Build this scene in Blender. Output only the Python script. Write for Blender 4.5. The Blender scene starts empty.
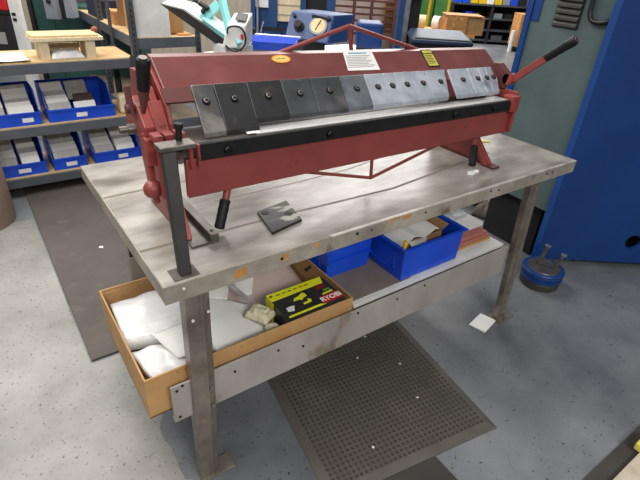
import bpy, bmesh, math, random
from mathutils import Vector, Matrix, noise
R0 = random.Random(7)
scene = bpy.context.scene
COL = scene.collection
# ------------------------------------------------------------------ camera
PITCH, ROLL, YAW = 0.5351, 0.0658, -0.6453
CAM = Vector((-0.2608, -0.9591, 1.5696)); FPX = 479.19
cy, sy = math.cos(YAW), math.sin(YAW)
FW = Vector((-sy*math.cos(PITCH), cy*math.cos(PITCH), -math.sin(PITCH)))
rr = Vector((cy, sy, 0)); uu = rr.cross(FW)
RT = rr*math.cos(ROLL) + uu*math.sin(ROLL)
UP = -rr*math.sin(ROLL) + uu*math.cos(ROLL)
cam = bpy.data.cameras.new('camera'); co = bpy.data.objects.new('camera', cam); COL.objects.link(co)
cam.sensor_width = 36; cam.lens = 36*FPX/640; cam.clip_start = .02; cam.clip_end = 200
m3 = Matrix((RT, UP, -FW)).transposed()
co.matrix_world = Matrix.Translation(CAM) @ m3.to_4x4()
scene.camera = co
def at(u, v, t):
    """point of the place seen at pixel (u, v), t metres into the room"""
    return CAM + (RT*((u-320)/FPX) - UP*((v-240)/FPX) + FW)*t
# ------------------------------------------------------------------ materials
def lin(c):
    return tuple(((x/255)/12.92 if x/255 <= .04045 else ((x/255+.055)/1.055)**2.4) for x in c)
def M(name, c1, c2=None, scale=8, rough=.55, metal=0.0, bump=0.0, c3=None, s3=40, th=.62, stretch=(1,1,1), det=6, lo=.35, hi=.68, spec=.5, trans=0, bscale=None, emit=0, soft=.05):
    m = bpy.data.materials.new(name); m.use_nodes = True
    nt = m.node_tree; N = nt.nodes; L = nt.links; b = N['Principled BSDF']
    b.inputs['Roughness'].default_value = rough; b.inputs['Metallic'].default_value = metal
    b.inputs['Specular IOR Level'].default_value = spec
    c1 = lin(c1)
    b.inputs['Base Color'].default_value = (*c1, 1)
    tc = N.new('ShaderNodeTexCoord'); mp = N.new('ShaderNodeMapping'); mp.inputs['Scale'].default_value = stretch
    L.new(tc.outputs['Object'], mp.inputs['Vector'])
    out = None
    if c2 is not None:
        n = N.new('ShaderNodeTexNoise'); n.inputs['Scale'].default_value = scale; n.inputs['Detail'].default_value = det
        n.inputs['Roughness'].default_value = .62
        L.new(mp.outputs[0], n.inputs['Vector'])
        r = N.new('ShaderNodeValToRGB'); r.color_ramp.elements[0].position = lo; r.color_ramp.elements[1].position = hi
        r.color_ramp.elements[0].color = (*c1, 1); r.color_ramp.elements[1].color = (*lin(c2), 1)
        L.new(n.outputs['Fac'], r.inputs['Fac']); out = r.outputs[0]
    if c3 is not None:
        n = N.new('ShaderNodeTexNoise'); n.inputs['Scale'].default_value = s3; n.inputs['Detail'].default_value = 3
        L.new(mp.outputs[0], n.inputs['Vector'])
        r = N.new('ShaderNodeValToRGB'); r.color_ramp.elements[0].position = th; r.color_ramp.elements[1].position = min(1, th+soft)
        r.color_ramp.elements[0].color = (0,0,0,1); r.color_ramp.elements[1].color = (1,1,1,1)
        L.new(n.outputs['Fac'], r.inputs['Fac'])
        mx = N.new('ShaderNodeMix'); mx.data_type = 'RGBA'
        L.new(r.outputs[0], mx.inputs[0])
        if out is not None: L.new(out, mx.inputs[6])
        else: mx.inputs[6].default_value = (*c1, 1)
        mx.inputs[7].default_value = (*lin(c3), 1); out = mx.outputs[2]
    if out is not None: L.new(out, b.inputs['Base Color'])
    if bump:
        n = N.new('ShaderNodeTexNoise'); n.inputs['Scale'].default_value = bscale or scale*2; n.inputs['Detail'].default_value = 5
        L.new(mp.outputs[0], n.inputs['Vector'])
        bp = N.new('ShaderNodeBump'); bp.inputs['Strength'].default_value = bump; bp.inputs['Distance'].default_value = .01
        L.new(n.outputs['Fac'], bp.inputs['Height']); L.new(bp.outputs[0], b.inputs['Normal'])
    if trans:
        b.inputs['Transmission Weight'].default_value = trans
    if emit:
        b.inputs['Emission Color'].default_value = (*c1, 1); b.inputs['Emission Strength'].default_value = emit
    return m
mt = {}
mt['red'] = M('red_paint', (137,63,59), (122,55,52), 6, .42, c3=(98,46,44), s3=30, th=.7)
mt['redbeam'] = M('beam_red_paint', (115,63,61), (101,54,53), 5, .34, c3=(128,76,75), s3=7, th=.58, soft=.25)
mt['redlite'] = M('bracket_red_paint', (148,64,59), (124,52,48), 10, .45, c3=(80,42,40), s3=40, th=.66)
mt['darkred'] = M('dark_red_paint', (98,50,48), (78,42,40), 14, .5)  # darker red for links, clamp strip and far base
mt['black'] = M('black_paint', (15,15,16), (28,28,28), 18, .6, spec=.3)
mt['grip'] = M('grip_rubber', (15,15,16), (24,24,25), 30, .55, spec=.3)
mt['post'] = M('gunmetal_paint', (50,47,45), (34,32,31), 8, .5, spec=.35)
mt['bed'] = M('bed_steel', (92,84,80), (60,54,52), 14, .45, .4)
mt['strip'] = M('bright_steel', (214,214,214), (176,176,178), 12, .3, .25, stretch=(1,6,6))
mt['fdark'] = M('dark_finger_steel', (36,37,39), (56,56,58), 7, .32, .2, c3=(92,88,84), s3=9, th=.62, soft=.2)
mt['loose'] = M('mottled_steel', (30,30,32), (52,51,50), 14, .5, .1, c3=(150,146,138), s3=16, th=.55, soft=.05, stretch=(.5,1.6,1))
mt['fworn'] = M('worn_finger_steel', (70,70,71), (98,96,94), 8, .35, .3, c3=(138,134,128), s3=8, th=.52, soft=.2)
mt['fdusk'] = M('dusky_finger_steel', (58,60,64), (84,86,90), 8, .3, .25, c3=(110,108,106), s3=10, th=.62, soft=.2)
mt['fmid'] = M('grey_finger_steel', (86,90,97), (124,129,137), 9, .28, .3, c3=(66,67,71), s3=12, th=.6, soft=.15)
mt['fsheen'] = M('sheen_finger_steel', (146,153,164), (196,203,212), 8, .25, .3, c3=(104,108,116), s3=14, th=.6, soft=.15)  # paler colour stands in for reflections on the far fingers
mt['bolt'] = M('black_bolt', (20,20,21), None, rough=.4, metal=.5)
mt['steel'] = M('dull_steel', (120,116,110), (88,84,80), 14, .42, .7)
mt['chrome'] = M('chrome', (210,212,214), (170,172,176), 20, .22, .9)
mt['top'] = M('bench_top', (172,168,161), (98,92,84), 6, .32, bump=.16, c3=(76,68,58), s3=4.5, th=.53, soft=.22, stretch=(.6,1.4,1), det=13, lo=.33, hi=.72)
mt['seam'] = M('seam_grime', (96,88,76), (128,120,108), 9, .7, stretch=(.6,2,1))
mt['apron'] = M('bench_apron', (168,161,148), (126,119,108), 9, .5, .1, c3=(104,94,80), s3=14, th=.62, det=8, soft=.1)
mt['aproned'] = M('apron_edge', (206,203,196), (150,145,136), 9, .35, .3)
mt['leg'] = M('leg_steel', (140,131,120), (100,91,83), 9, .34, .35, c3=(76,66,56), s3=12, th=.62, soft=.15)
mt['stringer'] = M('stringer_paint', (164,159,153), (140,135,130), 5, .5, c3=(112,96,74), s3=9, th=.64, stretch=(1,1,.5), soft=.12)
mt['shelfwood'] = M('lower_shelf_board', (120,105,88), (98,86,72), 8, .7)
mt['rustb'] = M('rust_brown', (150,84,52), (90,60,46), 14, .6)
mt['beddark'] = M('dusty_dark_blue', (36,54,78), (46,64,88), 6, .5)
mt['rust'] = M('orange_wood', (196,146,78), (160,110,60), 40, .7)
mt['white'] = M('white_paint', (226,226,224), (206,206,204), 10, .45)
mt['paper'] = M('white_paper', (236,236,233), (222,222,219), 6, .6)
mt['papergrey'] = M('grey_paper', (188,186,184), (150,146,142), 14, .6)
mt['kraft'] = M('kraft_board', (186,146,96), (168,128,82), 8, .7, c3=(140,102,64), s3=18, th=.7)
mt['kraftdark'] = M('brown_carton', (150,118,80), (128,98,66), 8, .7)
mt['browncard'] = M('grey_brown_card', (128,118,108), (112,102,92), 6, .6)
mt['pinkboard'] = M('pinkish_board', (186,168,160), (168,148,142), 5, .55)
mt['pink'] = M('salmon_sheet', (186,118,106), (170,104,94), 5, .6)
mt['bag'] = M('frosted_bag', (236,236,236), (206,208,210), 6, .3, bump=.45, bscale=16, lo=.4, hi=.62)
mt['foam'] = M('cream_foam', (226,220,196), (196,186,150), 18, .7, bump=.4)
mt['ybox'] = M('acid_yellow_print', (238,242,40), (226,232,34), 6, .35)
mt['kbox'] = M('black_print', (38,38,38), (52,52,50), 14, .35)
mt['rprint'] = M('red_print', (196,36,34), None, rough=.4)
mt['drprint'] = M('dark_red_print', (120,36,32), None, rough=.4)
mt['gprint'] = M('green_print', (96,140,40), None, rough=.4)
mt['wprint'] = M('white_print', (236,236,236), None, rough=.4)
mt['kprint'] = M('black_ink', (24,24,24), None, rough=.5)
mt['bprint'] = M('blue_ink', (90,150,176), None, rough=.5)
mt['gyprint'] = M('grey_ink', (150,152,152), None, rough=.5)
mt['bin'] = M('blue_bin_plastic', (24,80,214), (18,68,194), 5, .36)
mt['yellow'] = M('yellow_plastic', (226,190,26), (206,170,20), 8, .4)
mt['yellowst'] = M('yellow_sticker', (206,196,92), (190,180,80), 12, .4)
mt['badge'] = M('orange_badge', (226,160,72), (206,140,60), 20, .35)
mt['badgein'] = M('cream_badge', (232,190,110), None, rough=.35)
mt['mblue'] = M('machine_blue', (17,60,124), (14,52,110), 2.5, .36)
mt['mbluelite'] = M('machine_edge_blue', (26,72,142), (22,64,130), 6, .36)
mt['mgrey'] = M('machine_grey_green', (84,101,101), (72,88,89), 3, .4)
mt['dark'] = M('dark_recess', (18,19,20), (26,27,28), 6, .7)
mt['grille'] = M('black_grille', (30,30,31), (42,42,42), 30, .5)
mt['cable'] = M('black_cable', (14,14,15), None, rough=.4)
mt['rubber'] = M('grey_rubber', (88,84,78), (76,72,67), 6, .5, c3=(102,97,90), s3=4, th=.55, soft=.2)
mt['rubberdark'] = M('black_rubber', (52,49,46), (64,60,56), 5, .6)
mt['stud'] = M('mat_stud', (60,57,54), (68,65,61), 12, .5)
mt['taupe'] = M('taupe_mat', (84,77,72), (72,66,62), 4, .75, c3=(98,90,83), s3=10, th=.6, bump=.1, soft=.2)
mt['shelf'] = M('shelf_grey', (92,96,104), (76,80,88), 6, .5)
mt['shelfdark'] = M('upright_grey', (72,76,82), (58,61,66), 8, .5)
mt['ply'] = M('particle_board', (206,178,132), (184,152,106), 16, .65, c3=(150,118,78), s3=40, th=.66)
mt['cream'] = M('cream_wood', (226,210,178), (210,190,154), 9, .55, stretch=(4,1,1))
mt['creamtop'] = M('pale_pine', (224,198,150), (206,176,126), 8, .6, stretch=(4,1,1))
mt['osb'] = M('strand_board', (196,142,84), (170,116,62), 12, .7, c3=(214,168,110), s3=26, th=.58)
mt['plank'] = M('pine_plank', (206,160,104), (186,136,84), 9, .65, stretch=(3,1,1))
mt['green'] = M('machine_green', (44,84,76), (36,70,64), 4, .5)
mt['greybox'] = M('electric_grey', (140,146,156), (124,130,140), 6, .5)
mt['teal'] = M('mint_enamel', (150,222,220), (130,206,206), 8, .35)
mt['platen'] = M('dark_platen', (56,55,54), (70,68,66), 10, .5)
mt['cabblue'] = M('cabinet_blue', (36,72,122), (30,60,106), 4, .42)
mt['gblue'] = M('gauge_blue', (32,62,116), (26,54,104), 5, .42)
mt['dial'] = M('dial_cream', (222,200,150), (206,180,128), 14, .5)
mt['rackred'] = M('bar_brown', (112,72,66), (84,54,50), 8, .55, .2)
mt['curtain'] = M('beige_panel', (190,180,162), (164,152,134), 5, .7, stretch=(6,6,.4))
mt['drum'] = M('fibre_drum', (150,128,116), (136,114,102), 5, .6)
mt['navy'] = M('navy_plastic', (26,32,62), None, rough=.5)
mt['vgreen'] = M('bright_green', (86,150,80), (70,130,70), 6, .5)
mt['wall'] = M('wall_paint', (150,146,138), (134,130,122), 1.2, .8)
mt['floor'] = M('floor_paint', (126,129,133), (80,83,88), 1.5, .36, bump=.05, bscale=30, c3=(44,44,46), s3=75, th=.67, det=12, lo=.32, hi=.66, soft=.03)
mt['palefloor'] = M('pale_floor_paint', (156,154,148), (112,111,108), 2.2, .42, c3=(70,68,65), s3=70, th=.64, det=12, lo=.3, hi=.68)
mt['glass'] = M('clear_wrap', (210,214,216), (180,184,188), 12, .15, bump=.4, bscale=22)
mt['lamp'] = M('lamp_tube', (255,250,240), None, emit=6)
mt['cloth'] = M('brown_cloth', (104,88,80), (74,62,56), 10, .8)
# ------------------------------------------------------------------ builders
def shear(p):
    k = max(0, (p.z-.86)/.28)
    return Vector((p.x, p.y, p.z - .019*(p.x-.13)*k))
class MB:
    def __init__(s): s.bm = bmesh.new()
    def verts(s, pts): return [s.bm.verts.new(p) for p in pts]
    def hexa(s, p):   # 8 pts: bottom ring 0-3, top ring 4-7
        v = s.verts(p)
        for f in ((3,2,1,0),(4,5,6,7),(0,1,5,4),(1,2,6,5),(2,3,7,6),(3,0,4,7)): s.bm.faces.new([v[i] for i in f])
        return s
    def box(s, x0, x1, y0, y1, z0, z1):
        return s.hexa([(x0,y0,z0),(x1,y0,z0),(x1,y1,z0),(x0,y1,z0),(x0,y0,z1),(x1,y0,z1),(x1,y1,z1),(x0,y1,z1)])
    def slab(s, quad, d):      # quad of 4 points extruded along vector d
        d = Vector(d); q = [Vector(p) for p in quad]
        return s.poly(q, d)
    def poly(s, pts, d):       # planar polygon extruded along vector d
        d = Vector(d); a = s.verts(pts); b = s.verts([Vector(p)+d for p in pts]); n = len(a)
        s.bm.faces.new(a[::-1]); s.bm.faces.new(b)
        for i in range(n): s.bm.faces.new((a[i], a[(i+1)%n], b[(i+1)%n], b[i]))
        return s
    def yz(s, pts, x0, x1): return s.poly([(x0,y,z) for y,z in pts], (x1-x0,0,0))
    def xz(s, pts, y0, y1): return s.poly([(x,y0,z) for x,z in pts], (0,y1-y0,0))
    def xy(s, pts, z0, h): return s.poly([(x,y,z0) for x,y in pts], (0,0,h))
    def rings(s, rings, cap=True, closed=False):
        R = [s.verts(r) for r in rings]; n = len(R[0])
        for a, b in zip(R, R[1:]):
            for i in range(n): s.bm.faces.new((a[i], a[(i+1)%n], b[(i+1)%n], b[i]))
        if cap: s.bm.faces.new(R[0][::-1]); s.bm.faces.new(R[-1])
        return s
    def cyl(s, p1, p2, r1, r2=None, n=16): return s.prof(p1, p2, [(0,r1),(1,r1 if r2 is None else r2)], n)
    def prof(s, p1, p2, pr, n=16):        # turned profile along an axis: (fraction, radius)
        p1, p2 = Vector(p1), Vector(p2); d = p2-p1; a = d.normalized()
        x = a.orthogonal().normalized(); y = a.cross(x)
        return s.rings([[p1+d*f + (x*math.cos(2*math.pi*i/n)+y*math.sin(2*math.pi*i/n))*max(r,1e-4) for i in range(n)] for f, r in pr])
    def ball(s, c, r, sc=(1,1,1), n=16):
        c = Vector(c); pr = []
        for k in range(9):
            t = -math.pi/2+math.pi*k/8
            pr.append([c+Vector((max(math.cos(t),.01)*math.cos(2*math.pi*i/n)*r*sc[0], max(math.cos(t),.01)*math.sin(2*math.pi*i/n)*r*sc[1], math.sin(t)*r*sc[2])) for i in range(n)])
        return s.rings(pr)
    def tube(s, pts, r, n=10, smooth=0):
        P = [Vector(p) for p in pts]
        for _ in range(smooth):
            Q = [P[0]]
            for a, b in zip(P, P[1:]): Q += [a.lerp(b,.25), a.lerp(b,.75)]
            P = Q+[P[-1]]
        rg = []; x = None
        for i, p in enumerate(P):
            t = (P[min(i+1,len(P)-1)]-P[max(i-1,0)]).normalized()
            x = t.orthogonal().normalized() if x is None else (x-t*x.dot(t)).normalized()
            y = t.cross(x)
            rg.append([p+(x*math.cos(2*math.pi*k/n)+y*math.sin(2*math.pi*k/n))*r for k in range(n)])
        return s.rings(rg)
    def beam(s, p1, p2, w, h, up=(0,0,1)):   # rectangular bar
        p1, p2 = Vector(p1), Vector(p2); a = (p2-p1).normalized(); u = Vector(up)
        if abs(a.dot(u)) > .95: u = Vector((0,1,0))
        x = a.cross(u).normalized(); y = x.cross(a)
        q = [x*(-w/2)-y*(h/2), x*(w/2)-y*(h/2), x*(w/2)+y*(h/2), x*(-w/2)+y*(h/2)]
        return s.rings([[p1+k for k in q],[p2+k for k in q]])
    def build(s, name, m, parent=None, bevel=0, smooth=False, sh=False, base=None, seg=2):
        bm = s.bm
        if sh:
            for v in bm.verts: v.co = shear(v.co)
        if parent is not None:
            o0 = Vector((0,0,0)); p = parent
            while p is not None: o0 += p.location; p = p.parent
        elif base is not None: o0 = Vector(base)
        else:
            mn = [min(v.co[i] for v in bm.verts) for i in range(3)]; mx = [max(v.co[i] for v in bm.verts) for i in range(3)]
            o0 = Vector(((mn[0]+mx[0])/2, (mn[1]+mx[1])/2, mn[2]))
        for v in bm.verts: v.co -= o0
        bmesh.ops.recalc_face_normals(bm, faces=bm.faces)
        me = bpy.data.meshes.new(name); bm.to_mesh(me); bm.free()
        me.materials.append(mt[m])
        o = bpy.data.objects.new(name, me); COL.objects.link(o)
        if parent is None: o.location = o0
        else: o.parent = parent
        if smooth:
            for p in me.polygons: p.use_smooth = True
            sm = o.modifiers.new('split', 'EDGE_SPLIT'); sm.split_angle = .7
        if bevel:
            b = o.modifiers.new('edge', 'BEVEL'); b.width = bevel; b.segments = seg; b.limit_method = 'ANGLE'; b.angle_limit = .6
        return o
def tag(o, label, cat, group=None, kind=None):
    o['label'] = label; o['category'] = cat
    if group: o['group'] = group
    if kind: o['kind'] = kind
    return o
def thing(name, label, cat, loc=(0,0,0), group=None):
    o = bpy.data.objects.new(name, None); COL.objects.link(o); o.location = loc; o.empty_display_size = .05
    return tag(o, label, cat, group)
def struct(o): o['kind'] = 'structure'; return o
def text_mesh(name, body, size, m, mw, parent, depth=.0008, bold=.0):
    cu = bpy.data.curves.new(name, 'FONT'); cu.body = body; cu.size = size; cu.extrude = depth; cu.offset = bold
    cu.align_x = 'CENTER'; cu.align_y = 'CENTER'
    t = bpy.data.objects.new(name, cu); COL.objects.link(t)
    dg = bpy.context.evaluated_depsgraph_get(); me = bpy.data.meshes.new_from_object(t.evaluated_get(dg))
    COL.objects.unlink(t); bpy.data.objects.remove(t)
    me.transform(mw)
    o0 = Vector((0,0,0)); p = parent
    while p is not None: o0 += p.location; p = p.parent
    me.transform(Matrix.Translation(-o0)); me.materials.clear(); me.materials.append(mt[m])
    o = bpy.data.objects.new(name, me); COL.objects.link(o); o.parent = parent
    return o
# ------------------------------------------------------------------ setting
struct(MB().box(-6,18,-4,17,-.1,0).build('floor','floor'))
struct(MB().box(-6,18,16,16.2,0,6).build('wall_back','wall'))
struct(MB().box(17,17.2,-4,16,0,6).build('wall_right','wall'))
# paler floor patch by the drum
pts = [(-1.3,-.75),(-.5,-.72),(-.2,-.6),(-.02,-.4),(.04,-.1),(.0,.15),(.03,.45),(-.01,.785),(-.135,.79)]
edge_pts = []
for (ax, ay), (bx_, by_) in zip(pts, pts[1:]):
    for k in range(10):
        x, y = ax+(bx_-ax)*k/10, ay+(by_-ay)*k/10
        n1 = noise.noise(Vector((x*6,y*6,1)))*.06+noise.noise(Vector((x*22,y*22,4)))*.025
        edge_pts.append((x+n1, y+n1*.6 if y < .7 else y))
edge_pts += [(-.135,.79),(-.135,2.3),(-1.3,2.3)]
q = MB(); q.xy(edge_pts, 0, .001)
struct(q.build('pale_patch_1','palefloor'))
# ------------------------------------------------------------------ workbench
L_, D_, H_ = 1.836, .867, .86
wb = thing('workbench', 'long scuffed grey steel workbench under the red sheet metal brake', 'workbench', (.9,.43,0))
tb = MB().box(0,L_,0,D_,.818,H_).build('tabletop','top',wb,bevel=.003)
q = MB()
for pts in ([(.0,.192),(.45,.186),(.9,.172),(1.3,.22),(1.55,.25),(1.55,.241),(1.3,.209),(.9,.160),(.45,.176),(.0,.180)],
            [(.0,.565),(.4,.575),(.8,.59),(1.4,.6),(1.83,.61),(1.83,.6),(1.4,.59),(.8,.58),(.4,.565),(0,.552)],
            [(.3,.372),(.63,.376),(.86,.388),(1.25,.46),(1.25,.454),(.86,.381),(.63,.37),(.3,.366)]):
    q.xy(pts, H_, .0003)
q.build('board_seam','seam',tb)
ap = MB(); ap.box(-.003,L_,-.0035,0,.808,H_+.0002)
ap.build('front_band','apron',wb)
MB().box(-.0035,-.0001,0,D_,.812,H_+.0002).build('end_band','apron',wb)
MB().box(.50,L_,-.006,.006,H_-.004,H_+.0003).build('edge_angle','aproned',wb)  # metal angle; the highlight along it is put into the pale colour
MB().box(L_,L_+.003,0,D_,.812,H_+.0002).build('end_band','apron',wb)
for x, z, r, m in ((.047,.842,.004,'white'),(.33,.838,.0045,'bolt'),(.60,.842,.005,'bolt'),(.66,.838,.003,'bolt'),(.9,.84,.004,'bolt'),(1.25,.842,.004,'bolt'),(1.3,.835,.004,'bolt'),(1.62,.84,.004,'bolt'),(1.66,.84,.004,'bolt')):
    MB().cyl((x,-.0035,z),(x,-.0055,z),r,n=10).build('screw',m,wb)
for x0, x1, z0, z1 in ((.185,.222,.82,.85),(.33,.352,.826,.853),(.44,.46,.838,.858),(.72,.78,.846,.858),(.79,.83,.838,.856)):
    MB().poly([(x0,-.0036,z0),(x1,-.0036,z0+.003),(x1-.002,-.0036,z1),(x0+.003,-.0036,z1-.004)],(0,-.0006,0)).build('paint_chip','rust',wb)
def leg(xt, xb, w, y0, y1, foot, sgn):
    """folded channel leg leaning from xt (top) to xb (floor)"""
    q = MB(); d = xb-xt
    def sec(z, ww):
        x = xt + d*(1-z/.815)
        return [(x,y0,z),(x+ww*.50,y0,z),(x+ww*.56,y0-.006*sgn,z),(x+ww*.66,y0-.006*sgn,z),(x+ww*.74,y0+.004*sgn,z),(x+ww,y0+.010*sgn,z),(x+ww,y1,z),(x+ww-.004,y1,z),(x+ww-.004,y0+.014*sgn,z),(x+.004,y0+.005*sgn,z),(x+.004,y1,z),(x,y1,z)]
    q.rings([sec(.008,w*.86), sec(.12,w*.9), sec(.3,w), sec(.815,w)])
    o = q.build('leg','leg',wb)
    MB().box(xb+foot[0],xb+foot[1],foot[2],foot[3],0,.008).build('foot_plate','leg',o,bevel=.002)
    return o
l1 = leg(.058,.050,.072,.034,.078,(-.004,.118,.02,.085),1)
for z in (.56,.595,.72): pass
MB().cyl((.074,.034,.70),(.074,.031,.70),.0045,n=10).build('rivet','white',l1); MB().cyl((.120,.036,.712),(.120,.033,.712),.0045,n=10).build('rivet','white',l1)
for z in (.42,.34): MB().cyl((.112,.036,z),(.112,.030,z),.006,n=8).build('bolt','leg',l1)
l2 = leg(1.592,1.660,.088,.034,.062,(-.01,.112,.012,.085),1)
leg(.10,.10,.055,.85,.815,(-.004,.1,.80,.855),-1)
leg(1.62,1.68,.09,.83,.775,(-.004,.1,.78,.845),-1)
q = MB(); q.box(-.005,1.6,.092,.10,.312,.462); q.box(-.005,1.6,.10,.13,.312,.318)
# the front rail stands just proud of the leg flange
fr = MB().box(-.005,1.60,.056,.064,.312,.460)
fr.box(-.005,1.60,.064,.082,.312,.318)
fo = fr.build('front_rail','stringer',wb,bevel=.0015)
for x, z in ((.012,.442),(.012,.33),(.03,.455),(.2,.42),(.36,.43),(.46,.40),(.7,.445),(.9,.43),(1.05,.44)):
    MB().cyl((x,.056,z),(x,.0535,z),.0045,n=8).build('bolt','bolt',fo)
MB().box(.095,1.64,.802,.808,.312,.460).build('rear_rail','stringer',wb,bevel=.0015)
MB().box(.05,1.6,.066,.80,.325,.343).build('lower_shelf','shelfwood',wb)
for x in (.03,1.6): MB().box(x,x+.012,.09,.80,.30,.325).build('cross_rail','stringer',wb)
# ------------------------------------------------------------------ sheet metal brake
bk = thing('sheet_metal_brake', 'long red finger brake with black handles bolted on the workbench', 'metal brake', (.85,.3,.86))
NV = Vector((0,-.627,.779)); MS = .805
def SP(x, y, off=0): return Vector((x, y, 1.145+(y-.215)*MS)) + NV*off
def plate(name, m, quad, t, parent, bevel=0, off=0):
    """thin plate lying on the sloping front of the beam; quad in (x, y)"""
    return MB().poly([SP(x,y,off) for x,y in quad], NV*t).build(name, m, parent, sh=True, bevel=bevel)
q = MB(); q.yz([(.419,1.3075),(.300,1.2115),(.308,1.205),(.36,1.215),(.44,1.225),(.46,1.30),(.45,1.312)], .160, 1.60)
beam = q.build('upper_beam','redbeam',bk,sh=True,bevel=.004)
plate('clamp_strip','darkred',[(.150,.298),(.229,.298),(.229,.334),(.150,.334)],.005,bk,off=-.001)
MB().cyl((.205,.46,1.06),(.205,.46,1.22),.012).build('back_rod','strip',bk,smooth=True)
# fingers
xs = [.233,.299,.402,.518,.625,.744,.85,.931,.986,1.074,1.15,1.26]
sp = list(zip(xs, xs[1:])) + [(1.277,1.39),(1.39,1.458),(1.458,1.503),(1.503,1.545)]
mats = ['fworn','fdark','fdark','fdusk','fdusk','fmid','fsheen','fsheen','fsheen','fsheen','fsheen','fsheen','fsheen','fsheen','fsheen']
for i, (a, b) in enumerate(sp):
    s = -.018-.002*i; y1, y0 = .337, (.208 if i < 2 else .228)
    q = MB(); e = .0012
    # clamping finger: flat plate whose nose is ground to an edge
    tp = [SP(a+e,y1,-.004), SP(b-e,y1,-.004), SP(b-e+s,y0,-.004), SP(a+e+s,y0,-.004)]
    s2 = s-.03 if i == 10 else s
    tp[2] = SP(b-e+s2,y0,-.004)
    up = [SP(a+e,y1,.006), SP(b-e,y1,.006), SP(b-e+s2*.93,y0+.008,.006), SP(a+e+s*.93,y0+.008,.006)]
    q.hexa(tp+up)
    f = q.build('finger', mats[i], bk, sh=True, bevel=.002)
    xc = (a+b)/2-.008; c = SP(xc,.292,.006)
    MB().cyl(c, c+NV*.003, .0115, n=14).build('washer','bolt',f,sh=True)
    MB().prof(c+NV*.003, c+NV*.008, [(0,.0078),(.8,.0078),(1,.006)], 12).build('bolt','steel',f,sh=True)
    MB().cyl(c+NV*.008, c+NV*.0085, .0035, n=6).build('socket','bolt',f,sh=True)
# bed, bright wear strip and black front bar
MB().yz([(.19,1.098),(.19,1.135),(.315,1.135),(.315,1.06),(.25,1.06)], .135, 1.53).build('bed','bed',bk,sh=True,bevel=.002)
q = MB(); q.poly([(.36,.187,1.1355),(1.50,.187,1.1355),(1.50,.243,1.1355),(.36,.243,1.1355)],(0,0,.004))
q.build('wear_strip','strip',bk,sh=True)
eb = MB().box(.182,1.505,.172,.19,1.092,1.137).build('edge_bar','black',bk,sh=True,bevel=.003)
for x in (.262,.60,1.17,1.40):
    MB().prof((x,.172,1.113),(x,.160,1.113),[(0,.012),(.7,.012),(1,.009)],6).build('bolt','bolt',eb,sh=True)
# bending leaf with its grips and truss
lf = MB().box(.15,1.535,.186,.206,.984,1.093).build('bending_leaf','red',bk,sh=True,bevel=.003)
for x in (.158,.178): MB().box(x,x+.007,.170,.186,1.075,1.137).build('hinge_lug','redlite',bk,sh=True,bevel=.001)
def lever(name, p, r0, mid, gend, rg, parent, n=16):
    a, b = Vector(p), Vector(gend); m = a.lerp(b, mid)
    h = MB().prof(a, m, [(0,r0),(1,r0*.95)], n).build(name,'red',parent,smooth=True)
    MB().prof(m, b, [(0,rg*.8),(.03,rg),(.25,rg*.93),(.3,rg),(.5,rg*.93),(.55,rg),(.8,rg*.94),(.95,rg),(1,rg*.75)], n).build('grip','grip',h,smooth=True)
    return h
lever('leaf_handle',(.27,.198,.985),.011,.28,(.223,.168,.879),.0155,bk)
lever('leaf_handle',(1.362,.198,.965),.011,.25,(1.307,.145,.880),.0155,bk)
for p1, p2 in (((.52,.21,.983),(.827,.21,.899)),((.827,.21,.899),(1.15,.21,.970)),((.822,.21,.98),(.827,.21,.899))):
    MB().tube([p1,p2],.006,8).build('truss_rod','red',bk,smooth=True)
for p1, p2 in (((.56,.45,1.285),(.865,.45,1.366)),((.865,.45,1.366),(1.22,.45,1.272)),((.865,.45,1.366),(.885,.45,1.28))):
    MB().tube([p1,p2],.0075,8).build('truss_rod','red',bk,smooth=True)
# side frames
MB().yz([(.285,1.10),(.34,1.10),(.43,1.19),(.425,1.295),(.30,1.205),(.283,1.16)],.150,.160).build('end_plate','redlite',bk,bevel=.002)
MB().yz([(.40,1.19),(.47,1.18),(.46,1.275),(.40,1.28)],.112,.150).build('beam_end','red',bk,bevel=.003)
q = MB(); q.yz([(.165,.868),(.46,.868),(.50,1.0),(.52,1.21),(.45,1.25),(.36,1.24),(.29,1.16),(.27,1.06),(.235,1.0)], .124, .142)
fl = q.build('side_frame','redlite',bk,bevel=.003)
q = MB(); q.yz([(.130,.868),(.46,.868),(.46,1.22),(.36,1.22),(.29,1.15),(.25,1.05),(.222,.96)], 1.405, 1.425)
q.build('side_frame','red',bk,bevel=.003)  # far frame and flange take a darker red in place of shade
MB().poly([(1.385,.140,.868),(1.385,.228,.965),(1.385,.236,.963),(1.385,.160,.868)],(.036,0,0)).build('frame_flange','red',bk)
q = MB(); q.box(1.392,1.436,.105,.165,.8605,.868); q.box(1.404,1.428,.165,.46,.8605,.868); q.build('base_plate','darkred',bk)
q = MB(); q.box(.125,.205,.13,.47,.8605,.867); q.build('base_plate','steel',bk,bevel=.001)
bb = MB().box(.180,.205,.128,.44,.867,.890).build('base_bar','steel',bk,bevel=.002)
MB().cyl((.192,.15,.890),(.192,.15,.8915),.005,n=10).build('hole_plug','black',bb)
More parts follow.
